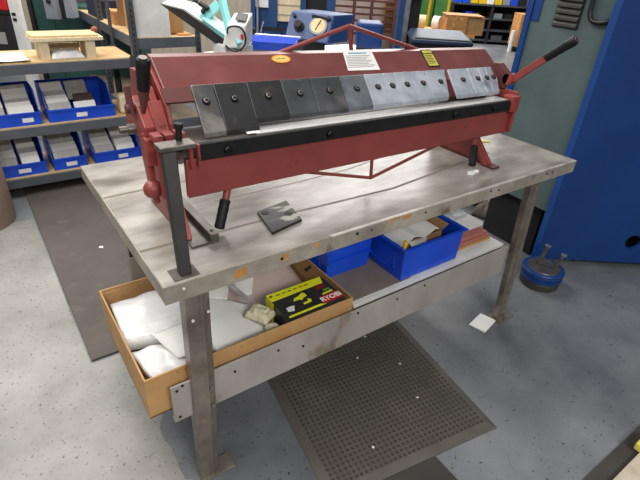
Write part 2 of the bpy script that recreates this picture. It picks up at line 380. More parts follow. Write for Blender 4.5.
# clamping gear, left-hand end
q = MB(); q.yz([(.29,1.115),(.44,1.115),(.46,1.17),(.40,1.215),(.33,1.205),(.28,1.16)], .082, .112); q.build('clamp_block','redlite',bk,bevel=.004)
q = MB(); q.yz([(.275,1.13),(.30,1.13),(.345,1.20),(.33,1.215)], .112, .150); q.build('clamp_flange','redlite',bk,bevel=.003)
q = MB(); q.box(.076,.116,.262,.29,1.06,1.135); q.build('link_block','redlite',bk,bevel=.003)
q = MB(); q.yz([(.33,1.185),(.37,1.175),(.38,1.245),(.345,1.255)], .068, .078); q.build('link_plate','darkred',bk,bevel=.003)
MB().cyl((.060,.35,1.195),(.086,.35,1.195),.011).build('pivot_boss','darkred',bk,smooth=True)
MB().prof((.040,.37,1.134),(.10,.37,1.134),[(0,.010),(.35,.010),(.36,.014),(.7,.014),(.71,.011),(1,.011)],16).build('eccentric_stud','steel',bk,smooth=True)
q = MB(); q.beam((.088,.305,1.14),(.088,.288,.985),.016,.02); q.build('lift_bar','redlite',bk,bevel=.002)
q = MB(); q.box(.096,.123,.236,.252,.972,1.138); q.build('front_plate','redlite',bk,bevel=.002)
q = MB(); q.ball((.085,.285,.985),.027); q.build('ball_weight','red',bk,smooth=True)
MB().cyl((.087,.283,.97),(.092,.28,.945),.008).build('ball_stem','red',bk,smooth=True)
for x in (.095,.125,.155): MB().box(x-.012,x+.012,.215,.255,1.139,1.157).build('hinge_block','redlite',bk,bevel=.003)
MB().prof((.128,.165,1.13),(.132,.165,1.20),[(0,.008),(.8,.008),(.82,.011),(1,.011)],12).build('stop_bolt','black',bk,smooth=True)
def clamp_lever(a, b, c, flat):
    q = MB()
    if flat: q.beam(a, c, .018, .026)
    else: q.prof(a, c, [(0,.005),(1,.0155)],16)
    h = q.build('clamp_handle','redlite' if flat else 'darkred',bk,smooth=not flat,bevel=.002 if flat else 0)
    g = MB()
    g.prof(c, b, [(0,.0145),(.05,.0160),(.2,.0152),(.24,.0165),(.42,.0157),(.46,.017),(.64,.0162),(.68,.0175),(.93,.018),(1,.014)],16)
    gp = g.build('grip','grip',h,smooth=True)
    d = (Vector(b)-Vector(c)).normalized()
    MB().cyl(Vector(b), Vector(b)+d*.004, .010).build('end_cap','steel',gp,smooth=True)
    return h
clamp_lever(Vector((.087,.288,1.198)), Vector((.086,.232,1.340)), Vector((.0865,.259,1.264)), False)
clamp_lever(Vector((1.58,.238,1.175)), Vector((1.60,.036,1.357)), Vector((1.592,.128,1.278)), True)
# clamping gear, far end
q = MB(); q.yz([(.33,1.228),(.292,1.232),(.240,1.195),(.252,1.135),(.28,1.135),(.305,1.18)], 1.555, 1.572); q.build('link_plate','darkred',bk,bevel=.004)
q = MB(); q.yz([(.40,1.20),(.345,1.18),(.33,1.09),(.38,1.09)], 1.55, 1.57); q.build('clamp_block','darkred',bk,bevel=.004)
MB().cyl((1.555,.25,1.175),(1.60,.25,1.175),.022).build('pivot_boss','redlite',bk,smooth=True)
MB().box(1.508,1.556,.165,.215,1.085,1.155).build('leaf_bracket','redlite',bk,bevel=.003,sh=True)
MB().box(1.5365,1.552,.17,.200,.99,1.085).build('leaf_end','redlite',bk,bevel=.002,sh=True)
MB().box(1.560,1.575,.19,.30,.98,1.165).build('lift_bar','redlite',bk,bevel=.002,sh=True)
MB().cyl((1.575,.23,1.10),(1.535,.23,1.10),.012).build('eccentric_stud','steel',bk,smooth=True,sh=True)
# black support post with a flat head
q = MB(); q.poly([(.068,.125,1.1463),(.158,.125,1.1463),(.158,.172,1.1463),(.068,.172,1.1463)],(0,0,.012)); q.build('post_head','steel',bk,bevel=.002)
q = MB(); q.rings([[(.074,.128,1.146),(.109,.128,1.146),(.109,.156,1.146),(.074,.156,1.146)],[(.049,.016,.8637),(.079,.016,.8637),(.079,.041,.8637),(.049,.041,.8637)]])
q.build('support_post','post',bk,bevel=.003)
MB().box(.030,.096,.008,.060,.8625,.8636).build('post_foot','steel',bk)
# badge and stickers on the beam
def ell(cx, cy_, rx, ry, n=28): return [(cx+rx*math.cos(2*math.pi*i/n), cy_+ry*math.sin(2*math.pi*i/n)) for i in range(n)]
b1 = plate('oval_badge','badge',ell(.563,.401,.034,.0125),.0014,bk,off=.0006)
plate('badge_field','badgein',ell(.563,.401,.028,.0092),.0004,b1,off=.0021)
for dx, w in ((-.012,.016),(.006,.018)): plate('badge_script','kprint',[(.563+dx-w/2,.3995),(.563+dx+w/2,.4015),(.563+dx+w/2,.4032),(.563+dx-w/2,.4008)],.0003,b1,off=.0026)
s1 = plate('instruction_sticker','paper',[(.800,.355),(.942,.352),(.951,.422),(.822,.424)],.0012,bk,off=.0006)
plate('printed_heading','bprint',[(.84,.411),(.92,.4105),(.921,.4145),(.84,.415)],.0004,s1,off=.0019)
for k in range(8): plate('printed_line','gyprint',[(.822+k*-.002,.403-k*.0055),(.93-(k%3)*.012,.402-k*.0055),(.93-(k%3)*.012,.404-k*.0055),(.822+k*-.002,.405-k*.0055)],.0004,s1,off=.0019)
s2 = plate('warning_sticker','kprint',[(1.192,.352),(1.252,.352),(1.258,.420),(1.198,.420)],.0012,bk,off=.0006)
plate('sticker_field','yellowst',[(1.196,.356),(1.248,.356),(1.252,.402),(1.200,.402)],.0004,s2,off=.0019)
plate('sticker_heading','yellowst',[(1.201,.406),(1.252,.406),(1.254,.416),(1.203,.416)],.0004,s2,off=.0019)
for k in range(6): plate('printed_line','kprint',[(1.202,.395-k*.006),(1.242-(k%2)*.006,.395-k*.006),(1.242-(k%2)*.006,.397-k*.006),(1.202,.397-k*.006)],.0003,s2,off=.0024)
# ------------------------------------------------------------------ loose things on the bench and the brake
lp = thing('steel_finger', 'loose dark steel finger plate lying flat on the bench top', 'steel plate', (.425,.165,.8606))
q = MB(); q.xy([(.352,.088),(.474,.116),(.50,.250),(.378,.226)], .8608, .009); q.build('plate_body','loose',lp,bevel=.0015)
for c in ((.395,.205),(.455,.165)): MB().cyl((c[0],c[1],.8698),(c[0],c[1],.8709),.013).build('bolt_hole','black',lp)
def scrap(name, pts, z, m, label, cat, h=.004, seed=0, group=None):
    rnd = random.Random(seed); q = MB()
    n = len(pts); c = (sum(p[0] for p in pts)/n, sum(p[1] for p in pts)/n)
    lo = q.verts([(x,y,z) for x,y in pts]); hi = q.verts([(x+rnd.uniform(-.001,.001),y+rnd.uniform(-.001,.001),z+h*rnd.uniform(.3,1)) for x,y in pts]); ce = q.verts([(c[0],c[1],z+h*.8)])[0]
    q.bm.faces.new(lo[::-1])
    for i in range(n):
        q.bm.faces.new((lo[i],lo[(i+1)%n],hi[(i+1)%n],hi[i])); q.bm.faces.new((hi[i],hi[(i+1)%n],ce))
    return tag(q.build(name,m), label, cat, group)
scrap('paper_scrap',[(1.255,.118),(1.275,.105),(1.297,.112),(1.293,.128),(1.268,.133)],.8605,'paper','crumpled white scrap on the bench beside the far leaf handle','scrap',.012,1)
scrap('paper_scrap',[(1.298,.118),(1.315,.112),(1.318,.126),(1.305,.134)],.8605,'paper','tiny white scrap touching the grip tip of the far leaf handle','scrap',.012,2)
scrap('paper_scrap',[(1.63,.36),(1.67,.33),(1.69,.35),(1.65,.385)],.8605,'yellowst','small yellowish scrap on bare bench top beyond the far side frame','scrap',.006,3)
q = MB(); q.poly([(.332,.192,1.1395),(.372,.19,1.1395),(.376,.206,1.1395),(.336,.208,1.1395)],(0,0,.0015)); tag(q.build('paper_slip','paper',sh=True),'small white paper slip lying on the brake bed before the dark fingers','paper slip')
scrap('floor_paper',[(1.63,.115),(1.656,.034),(1.53,.004),(1.508,.088)],.0005,'paper','square white paper scrap on the floor near the bench leg','paper',.010,4)
# ------------------------------------------------------------------ cardboard tray and what lies in it
tr = thing('cardboard_tray', 'shallow open kraft cardboard tray jutting out from the bench shelf', 'cardboard tray', (.3,.33,.345))
X0, X1, Y0, Y1, Z0, Z1 = -.068, .695, .084, .585, .3435, .50
MB().box(X0,X1,Y0,Y1,Z0,Z0+.005).build('tray_bottom','kraft',tr)
MB().box(X0,X1,Y0,Y0+.006,Z0,Z1).build('tray_wall','kraft',tr,bevel=.001)
MB().box(X0,X1,Y1-.006,Y1,Z0,Z1).build('tray_wall','kraft',tr,bevel=.001)
MB().box(X0,X0+.006,Y0+.006,Y1-.006,Z0,Z1).build('tray_wall','kraft',tr,bevel=.001)
MB().box(X1-.006,X1,Y0+.006,Y1-.006,Z0,Z1).build('tray_wall','kraft',tr,bevel=.001)
MB().box(X0+.0065,X0+.07,Y1-.011,Y1-.0065,Z0+.006,Z1-.012).build('corner_flap','kraft',tr)
MB().poly([(X1-.0064,.40,.44),(X1-.0064,.36,.485),(X1-.0064,.345,.482),(X1-.0064,.385,.435)],(-.0006,0,0)).build('ink_mark','kprint',tr)
for x in (.03,.055,.24,.5): MB().cyl((x,Y0,.485),(x,Y0-.0008,.485),.004,n=8).build('pin_hole','kraftdark',tr)
def sheet(name, m, quad, h, label, cat, seed=0, amp=.006, thick=.003, n=14, group=None, freq=9):
    """a soft sheet: bilinear quad of 4 points, wrinkled, with its own thickness"""
    a, b, c, d = [Vector(p) for p in quad]; q = MB(); up = []; dn = []
    nz = (b-a).cross(d-a).normalized()
    if nz.z < 0: nz = -nz
    for j in range(n+1):
        for i in range(n+1):
            u, v = i/n, j/n
            p = (a*(1-u)+b*u)*(1-v)+(d*(1-u)+c*u)*v
            w = noise.noise((p*freq)+Vector((seed*7.3,seed,0)))*amp + h*math.sin(math.pi*u)*math.sin(math.pi*v)
            up.append(q.bm.verts.new(p+nz*(abs(w) if amp>.012 else w))); 
    dn = [q.bm.verts.new(v.co-nz*thick) for v in up]
    W = n+1
    for j in range(n):
        for i in range(n):
            k = j*W+i
            q.bm.faces.new((up[k],up[k+1],up[k+W+1],up[k+W])); q.bm.faces.new((dn[k],dn[k+W],dn[k+W+1],dn[k+1]))
    edge = [i for i in range(n)] + [i*W+n for i in range(n)] + [n*W+n-i for i in range(n)] + [(n-i)*W for i in range(n)]
    for k, e in enumerate(edge):
        f = edge[(k+1)%len(edge)]
        q.bm.faces.new((up[e],dn[e],dn[f],up[f]))
    o = q.build(name,m,smooth=True)
    for mo in list(o.modifiers): o.modifiers.remove(mo)
    return tag(o,label,cat,group)
def bag(name, c, sx, sy, sz, rz, seed, label, m='bag', n=26, wr=.012):
    """soft flat bag: pillow with thin welted rim and creases"""
    q = MB(); top = {}; bot = {}
    R = Matrix.Rotation(rz,3,'Z')
    for j in range(n+1):
        for i in range(n+1):
            u, v = i/n*2-1, j/n*2-1
            e = max(0,(1-abs(u)**9))*max(0,(1-abs(v)**9)); g = (1-u**2)*(1-v**2)
            f = noise.noise(Vector((u*2.2+seed,v*2.2,seed)))*.5+noise.noise(Vector((u*5+seed,v*5,seed*2)))*.35
            cr = abs(noise.noise(Vector((u*3.3+seed*3,v*3.3,3))))
            z = sz*(.25+.5*e**.7+.25*g) + wr*f*1.2*e - wr*1.1*(1-min(1,cr*7))*e
            wob = 1+.035*noise.noise(Vector((u*2,v*2,seed*5)))
            p = R@Vector((u*sx*wob,v*sy*wob,0))
            top[i,j] = q.bm.verts.new((c[0]+p.x,c[1]+p.y,c[2]+max(z,.008)))
            bot[i,j] = q.bm.verts.new((c[0]+p.x,c[1]+p.y,c[2]+.001+.0*f))
    for j in range(n):
        for i in range(n):
            q.bm.faces.new((top[i,j],top[i+1,j],top[i+1,j+1],top[i,j+1])); q.bm.faces.new((bot[i,j],bot[i,j+1],bot[i+1,j+1],bot[i+1,j]))
    ed = [(i,0) for i in range(n)]+[(n,i) for i in range(n)]+[(n-i,n) for i in range(n)]+[(0,n-i) for i in range(n)]
    for k, e in enumerate(ed):
        f = ed[(k+1)%len(ed)]; q.bm.faces.new((top[e],bot[e],bot[f],top[f]))
    o = q.build(name,m,smooth=True)
    for mo in list(o.modifiers): o.modifiers.remove(mo)
    return tag(o,label,'plastic bag')
sheet('plastic_bag','bag',[(-.045,.555,.448),(.215,.520,.470),(.150,.265,.474),(-.055,.340,.456)],.012,'large flat frosted white bag at the back corner of the cardboard tray','plastic bag',2,.013,.055,26,freq=11)
sheet('plastic_bag','papergrey',[(-.045,.335,.392),(.15,.295,.395),(.14,.265,.385),(-.045,.305,.382)],.0,'dull cream folded bag between the two white bags in the tray','plastic bag',4,.004,.02,16,freq=11)
sheet('plastic_bag','bag',[(-.048,.300,.424),(.150,.260,.440),(.150,.112,.436),(-.020,.108,.418)],.016,'crinkled clear white bag in the tray corner nearest the front leg','plastic bag',6,.018,.055,28,freq=17)
sheet('tan_board','pinkboard',[(.31,.265,.40),(.672,.265,.36),(.672,.57,.44),(.32,.57,.46)],.0,'smooth pinkish tan board lying at the back of the tray','board',3,.002,.004)
sheet('paper_sheet','paper',[(.165,.098,.452),(.378,.098,.425),(.405,.28,.448),(.205,.47,.474)],.014,'large white paper sheet in the tray between bench leg and power tool carton','paper',5,.006)
sheet('paper_sheet','paper',[(.02,.30,.474),(.19,.285,.480),(.16,.13,.468),(.06,.17,.460)],.02,'rumpled thin white paper lying over both plastic bags in the tray','paper',15,.010,.002,freq=14)
sheet('paper_sheet','paper',[(.225,.41,.474),(.315,.345,.470),(.375,.45,.48),(.27,.50,.482)],.006,'small folded white paper under the bench edge beside the grey strip','paper',6,.004)
sheet('paper_sheet','paper',[(.36,.335,.468),(.405,.325,.470),(.47,.43,.486),(.385,.455,.482)],.008,'triangular folded white paper in the tray behind the large sheet','paper',8,.006)
tag(MB().beam((.372,.29,.478),(.345,.44,.492),.020,.004).build('grey_strip','papergrey'),'narrow grey strip lying across the white papers in the tray','strip')
bag('foam_piece',(.374,.205,.464),.034,.045,.035,.5,7.7,'crumpled cream foam wad next to the black and yellow carton','foam',16,.01)
bag('foam_piece',(.388,.135,.440),.022,.03,.03,.2,9.1,'small cream foam scrap close to the tray front wall','foam',14,.01)
bpy.data.objects['foam_piece']['category'] = 'foam'; bpy.data.objects['foam_piece.001']['category'] = 'foam'
# power tool carton
bx = thing('power_tool_carton','black and acid yellow power tool carton standing in the cardboard tray','carton',(.535,.17,.3495))
A0, A1, B0, B1, C0, C1 = .420, .662, .098, .246, .3495, .508
MB().box(A0,A1,B0,B1,C0,C1).build('carton_body','kbox',bx,bevel=.002)
T = C1+.0003
def pr(name, m, pts, par=bx): return MB().xy(pts,T,.0005).build(name,m,par)
pr('yellow_band','ybox',[(A0,.203),(A1-.02,.208),(A1-.006,B1),(A0,B1)])
MB().box(A0-.0008,A0-.0002,.19,B1,C0+.03,C1).build('yellow_band','ybox',bx)
pr('yellow_edge','ybox',[(.43,B0),(.585,B0),(.56,.108),(.43,.106)])
pr('tool_picture','ybox',[(.487,.168),(.50,.182),(.515,.184),(.54,.196),(.548,.188),(.548,.172),(.53,.168),(.523,.16),(.51,.166)])
pr('tool_picture','ybox',[(.513,.133),(.545,.135),(.55,.148),(.54,.158),(.536,.146),(.512,.143)])
pr('charger_picture','wprint',[(.445,.148),(.462,.150),(.478,.146),(.472,.136),(.465,.122),(.442,.128)])
pr('round_mark','gyprint',ell(.432,.231,.006,.006,14))
for k in range(6): pr('band_print','kprint',[(.452+k*.024,.226),(.468+k*.024,.226),(.468+k*.024,.231),(.452+k*.024,.231)])
pr('red_panel','drprint',[(.596,.178),(.640,.184),(.640,.206),(.600,.204)])
pr('green_panel','gprint',[(.613,.160),(.646,.164),(.646,.175),(.616,.173)])
pr('green_panel','ybox',[(.600,.146),(.648,.149),(.648,.157),(.602,.154)])
rp = pr('brand_panel','rprint',[(.578,.102),(.660,.104),(.660,.142),(.580,.140)])
text_mesh('brand_lettering','RYOBI',.031,'wprint',Matrix.Translation((.620,.122,T+.0008)),rp,bold=.0008)
# ------------------------------------------------------------------ rest of the lower shelf
fb = thing('flat_carton','flat closed carton filling the lower shelf beneath the white board','carton',(1.15,.3,.3435))
MB().box(.70,1.60,.092,.58,.3435,.4405).build('carton_body','kraftdark',fb)
MB().box(.70,1.60,.30,.36,.4405,.4412).build('tape','kraft',fb)
tag(MB().box(.705,1.605,.086,.58,.4415,.456).build('white_board','white',bevel=.001),'long white board along the lower shelf under the blue bins','board')
tag(MB().box(.71,1.02,.108,.56,.4562,.4600).build('brown_card','browncard'),'grey brown cardboard sheet between the tray and the blue bin','cardboard')
def bin_(name, x0, x1, y0, y1, z0, z1, label, fl=.012, lip=.012, group=None, rot=0):
    """straight walled stacking bin with a rolled rim"""
    t = thing(name,label,'plastic bin',((x0+x1)/2,(y0+y1)/2,z0),group); w = .005
    q = MB(); ob = [(x0+fl,y0+fl),(x1-fl,y0+fl),(x1-fl,y1-fl),(x0+fl,y1-fl)]; ot = [(x0,y0),(x1,y0),(x1,y1),(x0,y1)]
    sg = [(1,1),(-1,1),(-1,-1),(1,-1)]
    def ring(P, k, z): return [(p[0]+s[0]*k,p[1]+s[1]*k,z) for p, s in zip(P, sg)]
    q.rings([ring(ob,0,z0),ring(ot,0,z1),ring(ot,w,z1),ring(ob,w,z0+w)])
    q.build('bin_body','bin',t,bevel=.002)
    q = MB(); q.rings([ring(ot,-lip,z1-.006),ring(ot,-lip,z1+.001),ring(ot,w*.6,z1+.001),ring(ot,w*.6,z1-.006),ring(ot,-lip,z1-.006)],cap=False)
    q.build('rim','bin',t)
    q = MB(); xm = x0+fl*.45
    for a, b, c, d in ((y0+.05,y0+.056,z0+.03,z1-.03),(y1-.056,y1-.05,z0+.03,z1-.03),(y0+.05,y1-.05,z0+.03,z0+.036),(y0+.05,y1-.05,z1-.036,z1-.03)):
        q.box(xm-.003,xm+.004,a,b,c,d)
    q.build('label_frame','bin',t)
    return t
bin_('storage_bin',.955,1.300,.104,.50,.4605,.612,'open blue plastic bin holding a brown carton and a white roll',fl=.006)
bn = bin_('storage_bin',.705,.930,.268,.56,.4605,.605,'empty looking blue plastic bin set back between tray and fuller bin',fl=.006)
q = MB(); q.box(.708,.927,.263,.268,.532,.538); q.build('ledge','bin',bn)
cb = thing('small_carton','open brown carton inside the near blue bin','carton',(1.12,.30,.4665))
x0,x1,y0,y1,z0,z1 = 1.02,1.225,.16,.36,.4668,.600
q = MB(); q.box(x0,x1,y0,y1,z0,z0+.004); q.build('carton_bottom','kraftdark',cb)
for a in ((x0,x1,y0,y0+.004),(x0,x1,y1-.004,y1),(x0,x0+.004,y0+.004,y1-.004),(x1-.004,x1,y0+.004,y1-.004)): MB().box(*a,z0+.004,z1).build('carton_wall','kraftdark',cb)
MB().poly([(x1,y0,z1),(x1,y1,z1),(x1+.035,y1,z1+.018),(x1+.035,y0,z1+.018)],(0,0,.003)).build('carton_flap','kraftdark',cb)
pp = thing('paper_roll','curled white paper sheet drooping out of the small brown carton','paper',(1.06,.2,.58))
q = MB(); pts = []
prof = [(.985,.560),(1.01,.605),(1.04,.628),(1.07,.622),(1.10,.610),(1.13,.617),(1.16,.632),(1.185,.626)]
q.poly([(x,.145,z) for x,z in prof]+[(x-.001,.145,z-.003) for x,z in prof[::-1]],(0,.13,0)); q.build('sheet_curl','paper',pp,smooth=True)
sheet('paper_wad','papergrey',[(1.04,.125,.560),(1.10,.115,.565),(1.13,.155,.60),(1.03,.158,.598)],.015,'crumpled greyish paper wad at the front of the fuller bin','paper',4,.01)
mk = thing('marker_pen','yellow marker pen standing in the near corner of the fuller bin','pen',(.972,.122,.4672))
MB().cyl((.972,.122,.4672),(.970,.124,.59),.007).build('pen_barrel','yellow',mk,smooth=True); MB().cyl((.970,.124,.59),(.9695,.1245,.638),.0078).build('pen_cap','yellow',mk,smooth=True)
for k in range(3):
    tag(MB().box(1.345+k*.004,1.585-k*.003,.15+.012*k,.50,.4563+.0115*k,.4675+.0115*k).build('sheet_stack','pink' if k else 'kraft'),
        ['thin kraft pad at the bottom of the pile beside the blue bin','salmon pink pad in the middle of the pile beside the blue bin','salmon pink pad topmost under the white panel by the blue bin'][k],'pad')
tag(MB().box(1.335,1.60,.215,.53,.4918,.512).build('white_sheet','white',bevel=.002),'thick white panel on the pink pads beside the blue bin','panel')
bag('clear_packet',(1.42,.36,.5122),.065,.08,.04,.2,5.5,'clear wrapped packet lying on the white panel under the bench','glass',18,.012)
bag('clear_packet',(1.545,.40,.5122),.05,.09,.025,-.1,6.6,'flat dull plastic wrap hanging at the far end of the shelf pile','glass',16,.008)
for n_ in ('clear_packet','clear_packet.001'): bpy.data.objects[n_]['category'] = 'packet'
# ------------------------------------------------------------------ mats on the floor
def matxf(p, o=(1.107,-.388), a=-.155):
    return (o[0]+p[0]*math.cos(a)-p[1]*math.sin(a), o[1]+p[0]*math.sin(a)+p[1]*math.cos(a))
sm = thing('rubber_floor_mat','grey studded rubber mat on the floor in front of the workbench','floor mat',(.8,0,0))
W_, DD = .745, .98; e = .034
q = MB()
def rect(x0,x1,y0,y1,z): return [(*matxf(p),z) for p in ((x0,y0),(x1,y0),(x1,y1),(x0,y1))]
q.rings([rect(-W_,0,0,DD,.0005), rect(-W_,0,0,DD,.003), rect(-W_+e,-e,e,DD-e,.013)])
q.build('mat_base','rubber',sm)
q = MB(); st = .0205
for j in range(int((DD-2*e)/st)):
    for i in range(int((W_-2*e)/st)):
        cx, cy_ = -W_+e+(i+.5)*st, e+(j+.5)*st
        h = st*.29
        b = rect(cx-h,cx+h,cy_-h,cy_+h,.0128); t = rect(cx-h*.72,cx+h*.72,cy_-h*.72,cy_+h*.72,.0165)
        q.rings([b,t])
o = q.build('stud_field','stud',sm); o['kind'] = 'stuff'
for x, y in ((1.0,.06),(.86,.19),(.93,-.12),(.62,-.2),(.98,.28)):
    scrap('floor_crumb',[(x,y),(x+.008,y+.002),(x+.007,y+.01),(x-.001,y+.008)],.0168,'paper','tiny white crumb lying on the studded rubber mat','crumb',.003,int(x*100),'crumbs on the studded mat')
q = MB()
a = Vector((.788,-.329)); b = Vector((.794,-.445)); 
q.xy([(.28,-.62),(.795,-.70),(.800,-.345),(.335,-.272)], .0005, .008)
tag(q.build('smooth_floor_mat','rubberdark',bevel=.002),'smooth dark mat on the floor just beyond the studded mat edge','floor mat')
tag(MB().box(-.128,.62,.80,3.15,.0005,.011).build('taupe_floor_mat','taupe',bevel=.003),'plain taupe runner mat between the workbench end and the bin shelving','floor mat')
scrap('floor_crumb',[(.125,1.715),(.145,1.70),(.148,1.72),(.13,1.73)],.0112,'paper','small white crumb on the plain taupe runner mat','crumb',.006,9)
tag(MB().xy([(1.05,-1.02),(1.95,-1.02),(1.95,-.703),(1.05,-.703)],.0005,.008).build('edge_floor_strip','rubberdark',bevel=.002),'dark strip on the floor under the beige panel','floor mat')  # flat dark strip along the beige panel
cp = thing('wooden_sheet','beige panel with blue edge lying low on the dark strip','panel',(1.5,-.9,.0086))
MB().box(1.1,1.9,-1.01,-.765,.0088,.028).build('panel_board','curtain',cp,bevel=.002)
MB().box(1.3,1.9,-1.01,-.835,.0281,.036).build('blue_edge','mbluelite',cp)
tag(MB().box(1.452,1.54,-.79,-.742,.0288,.062).build('yellow_block','yellowst',bevel=.004),'yellow block at the corner of the beige panel','block')
rnd = random.Random(5)
# ------------------------------------------------------------------ big blue machine
mc = thing('blue_press_machine','tall blue and grey green machine beside the end of the workbench','machine',(2.8,.3,0))
MA = Vector((2.3,.275,0)); md = Vector((.815,-.58,0)); mn = Vector((.58,.815,0))
def mp_(s, n, z): p = MA+md*s+mn*n; return (p.x,p.y,z)
fz0, fz1 = .045, 2.5
sc, scz, rx, rz_ = .580, .192, .046, .046
N = 32; q = MB()
# front plate with a round hole: outer square loop bridged to the hole
def loop(n0):
    out = []; inn = []
    S0, S1 = .03, 1.5
    for i in range(N):
        t = 2*math.pi*i/N; c_, s_ = math.cos(t), math.sin(t)
        inn.append(mp_(sc+rx*c_, n0, scz+rz_*s_))
        m = max(abs(c_),abs(s_)); k = (c_/m, s_/m)
        out.append(mp_(sc+k[0]*.13, n0, scz+k[1]*.13))
    return inn, out
i0, o0_ = loop(0); i1, o1_ = loop(.02)
vi0, vo0, vi1 = q.verts(i0), q.verts(o0_), q.verts(i1)
for i in range(N):
    j = (i+1)%N; q.bm.faces.new((vi0[i],vi0[j],vo0[j],vo0[i])); q.bm.faces.new((vi0[i],vi1[i],vi1[j],vi0[j]))
q.hexa([mp_(.03,0,fz0),mp_(1.5,0,fz0),mp_(1.5,.02,fz0),mp_(.03,.02,fz0),mp_(.03,0,scz-.13),mp_(1.5,0,scz-.13),mp_(1.5,.02,scz-.13),mp_(.03,.02,scz-.13)])
for s0, s1 in ((.03,sc-.13),(sc+.13,1.5)):
    q.hexa([mp_(s0,0,scz-.13),mp_(s1,0,scz-.13),mp_(s1,.02,scz-.13),mp_(s0,.02,scz-.13),mp_(s0,0,scz+.13),mp_(s1,0,scz+.13),mp_(s1,.02,scz+.13),mp_(s0,.02,scz+.13)])
q.hexa([mp_(.03,0,scz+.13),mp_(1.5,0,scz+.13),mp_(1.5,.02,scz+.13),mp_(.03,.02,scz+.13),mp_(.03,0,fz1),mp_(1.5,0,fz1),mp_(1.5,.02,fz1),mp_(.03,.02,fz1)])
q.build('front_panel','mblue',mc)
q = MB(); q.xy([mp_(.0,.012,0)[:2],mp_(.03,0,0)[:2],mp_(.03,.02,0)[:2],mp_(.012,.034,0)[:2]],fz0,fz1-fz0); q.build('corner_strip','mbluelite',mc)
q = MB(); q.hexa([mp_(.06,.12,.0),mp_(1.45,.12,.0),mp_(1.45,.5,.0),mp_(.06,.5,.0),mp_(.06,.12,2.4),mp_(1.45,.12,2.4),mp_(1.45,.5,2.4),mp_(.06,.5,2.4)]); q.build('machine_core','dark',mc)
pA = Vector(mp_(.012,.034,0)); pB = Vector((2.352,.725,0)); dv = (pB-pA).normalized(); nv = Vector((dv.y,-dv.x,0))
def sp_(s, n, z): p = pA+dv*s+nv*n; return (p.x,p.y,z)
ln = (pB-pA).length
q = MB(); q.hexa([sp_(0,0,.35),sp_(ln,0,.35),sp_(ln,.02,.35),sp_(0,.02,.35),sp_(0,0,fz1),sp_(ln,0,fz1),sp_(ln,.02,fz1),sp_(0,.02,fz1)]); q.build('side_panel','mgrey',mc)
q = MB(); q.hexa([sp_(ln,-.012,.36),sp_(ln+.035,-.012,.36),sp_(ln+.035,.1,.36),sp_(ln,.1,.36),sp_(ln,-.012,fz1),sp_(ln+.035,-.012,fz1),sp_(ln+.035,.1,fz1),sp_(ln,.1,fz1)]); q.build('rear_post','mblue',mc)
q = MB(); q.hexa([sp_(.05,.06,.0),sp_(ln,.06,.0),sp_(ln,.12,.0),sp_(.05,.12,.0),sp_(.05,.06,.37),sp_(ln,.06,.37),sp_(ln,.12,.37),sp_(.05,.12,.37)]); q.build('plinth','dark',mc)
for s in (.262,.33): MB().cyl(mp_(s,0,.047+.01),mp_(s,-.003,.057),.006,n=10).build('screw','dark',mc)
# louvred grille on the grey side
gr = MB(); gr.hexa([sp_(.145,-.006,1.318),sp_(.29,-.006,1.318),sp_(.29,0,1.318),sp_(.145,0,1.318),sp_(.145,-.006,1.6),sp_(.29,-.006,1.6),sp_(.29,0,1.6),sp_(.145,0,1.6)])
g = gr.build('vent_grille','dark',mc)
for k in range(9):
    z = 1.325+k*.03
    MB().hexa([sp_(.15,-.016,z),sp_(.285,-.016,z),sp_(.285,-.006,z+.01),sp_(.15,-.006,z+.01),sp_(.15,-.014,z+.012),sp_(.285,-.014,z+.012),sp_(.285,-.006,z+.022),sp_(.15,-.006,z+.022)]).build('louvre','grille',g)
MB().tube([sp_(.10,-.018,1.62),sp_(.10,-.02,1.42),sp_(.085,-.02,1.372),sp_(.04,-.02,1.362),sp_(.0,-.016,1.372),sp_(-.005,-.004,1.38)],.011,10,2).build('hose','cable',mc,smooth=True)
MB().beam(sp_(.055,-.008,1.50),sp_(.02,-.008,1.56),.02,.014).build('latch','yellowst',mc)
MB().hexa([sp_(ln-.05,-.006,1.33),sp_(ln-.005,-.006,1.33),sp_(ln-.005,0,1.33),sp_(ln-.05,0,1.33),sp_(ln-.05,-.006,1.5),sp_(ln-.005,-.006,1.5),sp_(ln-.005,0,1.5),sp_(ln-.05,0,1.5)]).build('small_cover','mblue',mc)
def mount(c, r, label):
    t = thing('levelling_mount',label,'machine foot',(c[0],c[1],0))
    MB().prof((c[0],c[1],.0005),(c[0],c[1],.05),[(0,r*.86),(.1,r*.93),(.85,r*.95),(1,r*.9)],32).build('rubber_pad','rubberdark',t,smooth=True)
    MB().prof((c[0],c[1],.05),(c[0],c[1],.112),[(0,r*.97),(.2,r),(.34,r),(.38,r*.93),(.5,r*.93),(.54,r),(.9,r),(1,r*.95)],32).build('mount_body','mblue',t,smooth=True)
    MB().prof((c[0],c[1],.112),(c[0],c[1],.116),[(0,r*.8),(1,r*.78)],32).build('top_plate','steel',t)
    for dx, dy, h in ((-.01,.03,.115),(.06,-.04,.07)):
        b = MB().cyl((c[0]+dx,c[1]+dy,.116),(c[0]+dx+.02,c[1]+dy-.01,.116+h),.011,n=12).build('jack_bolt','steel',t,smooth=True)
        MB().prof((c[0]+dx+.02,c[1]+dy-.01,.116+h),(c[0]+dx+.022,c[1]+dy-.011,.116+h+.012),[(0,.016),(.8,.016),(1,.013)],6).build('bolt_head','chrome',b)
mount((2.17,.125),.115,'blue round levelling mount with two bolts at the blue machine corner')
mount((2.72,1.08),.12,'blue levelling mount in shadow seen beneath the workbench')
bag('cloth_rag',(2.62,.86,.0005),.10,.07,.09,.3,3.3,'crumpled brown rag on the dark floor behind the workbench','cloth',16,.02)
bpy.data.objects['cloth_rag']['category'] = 'rag'
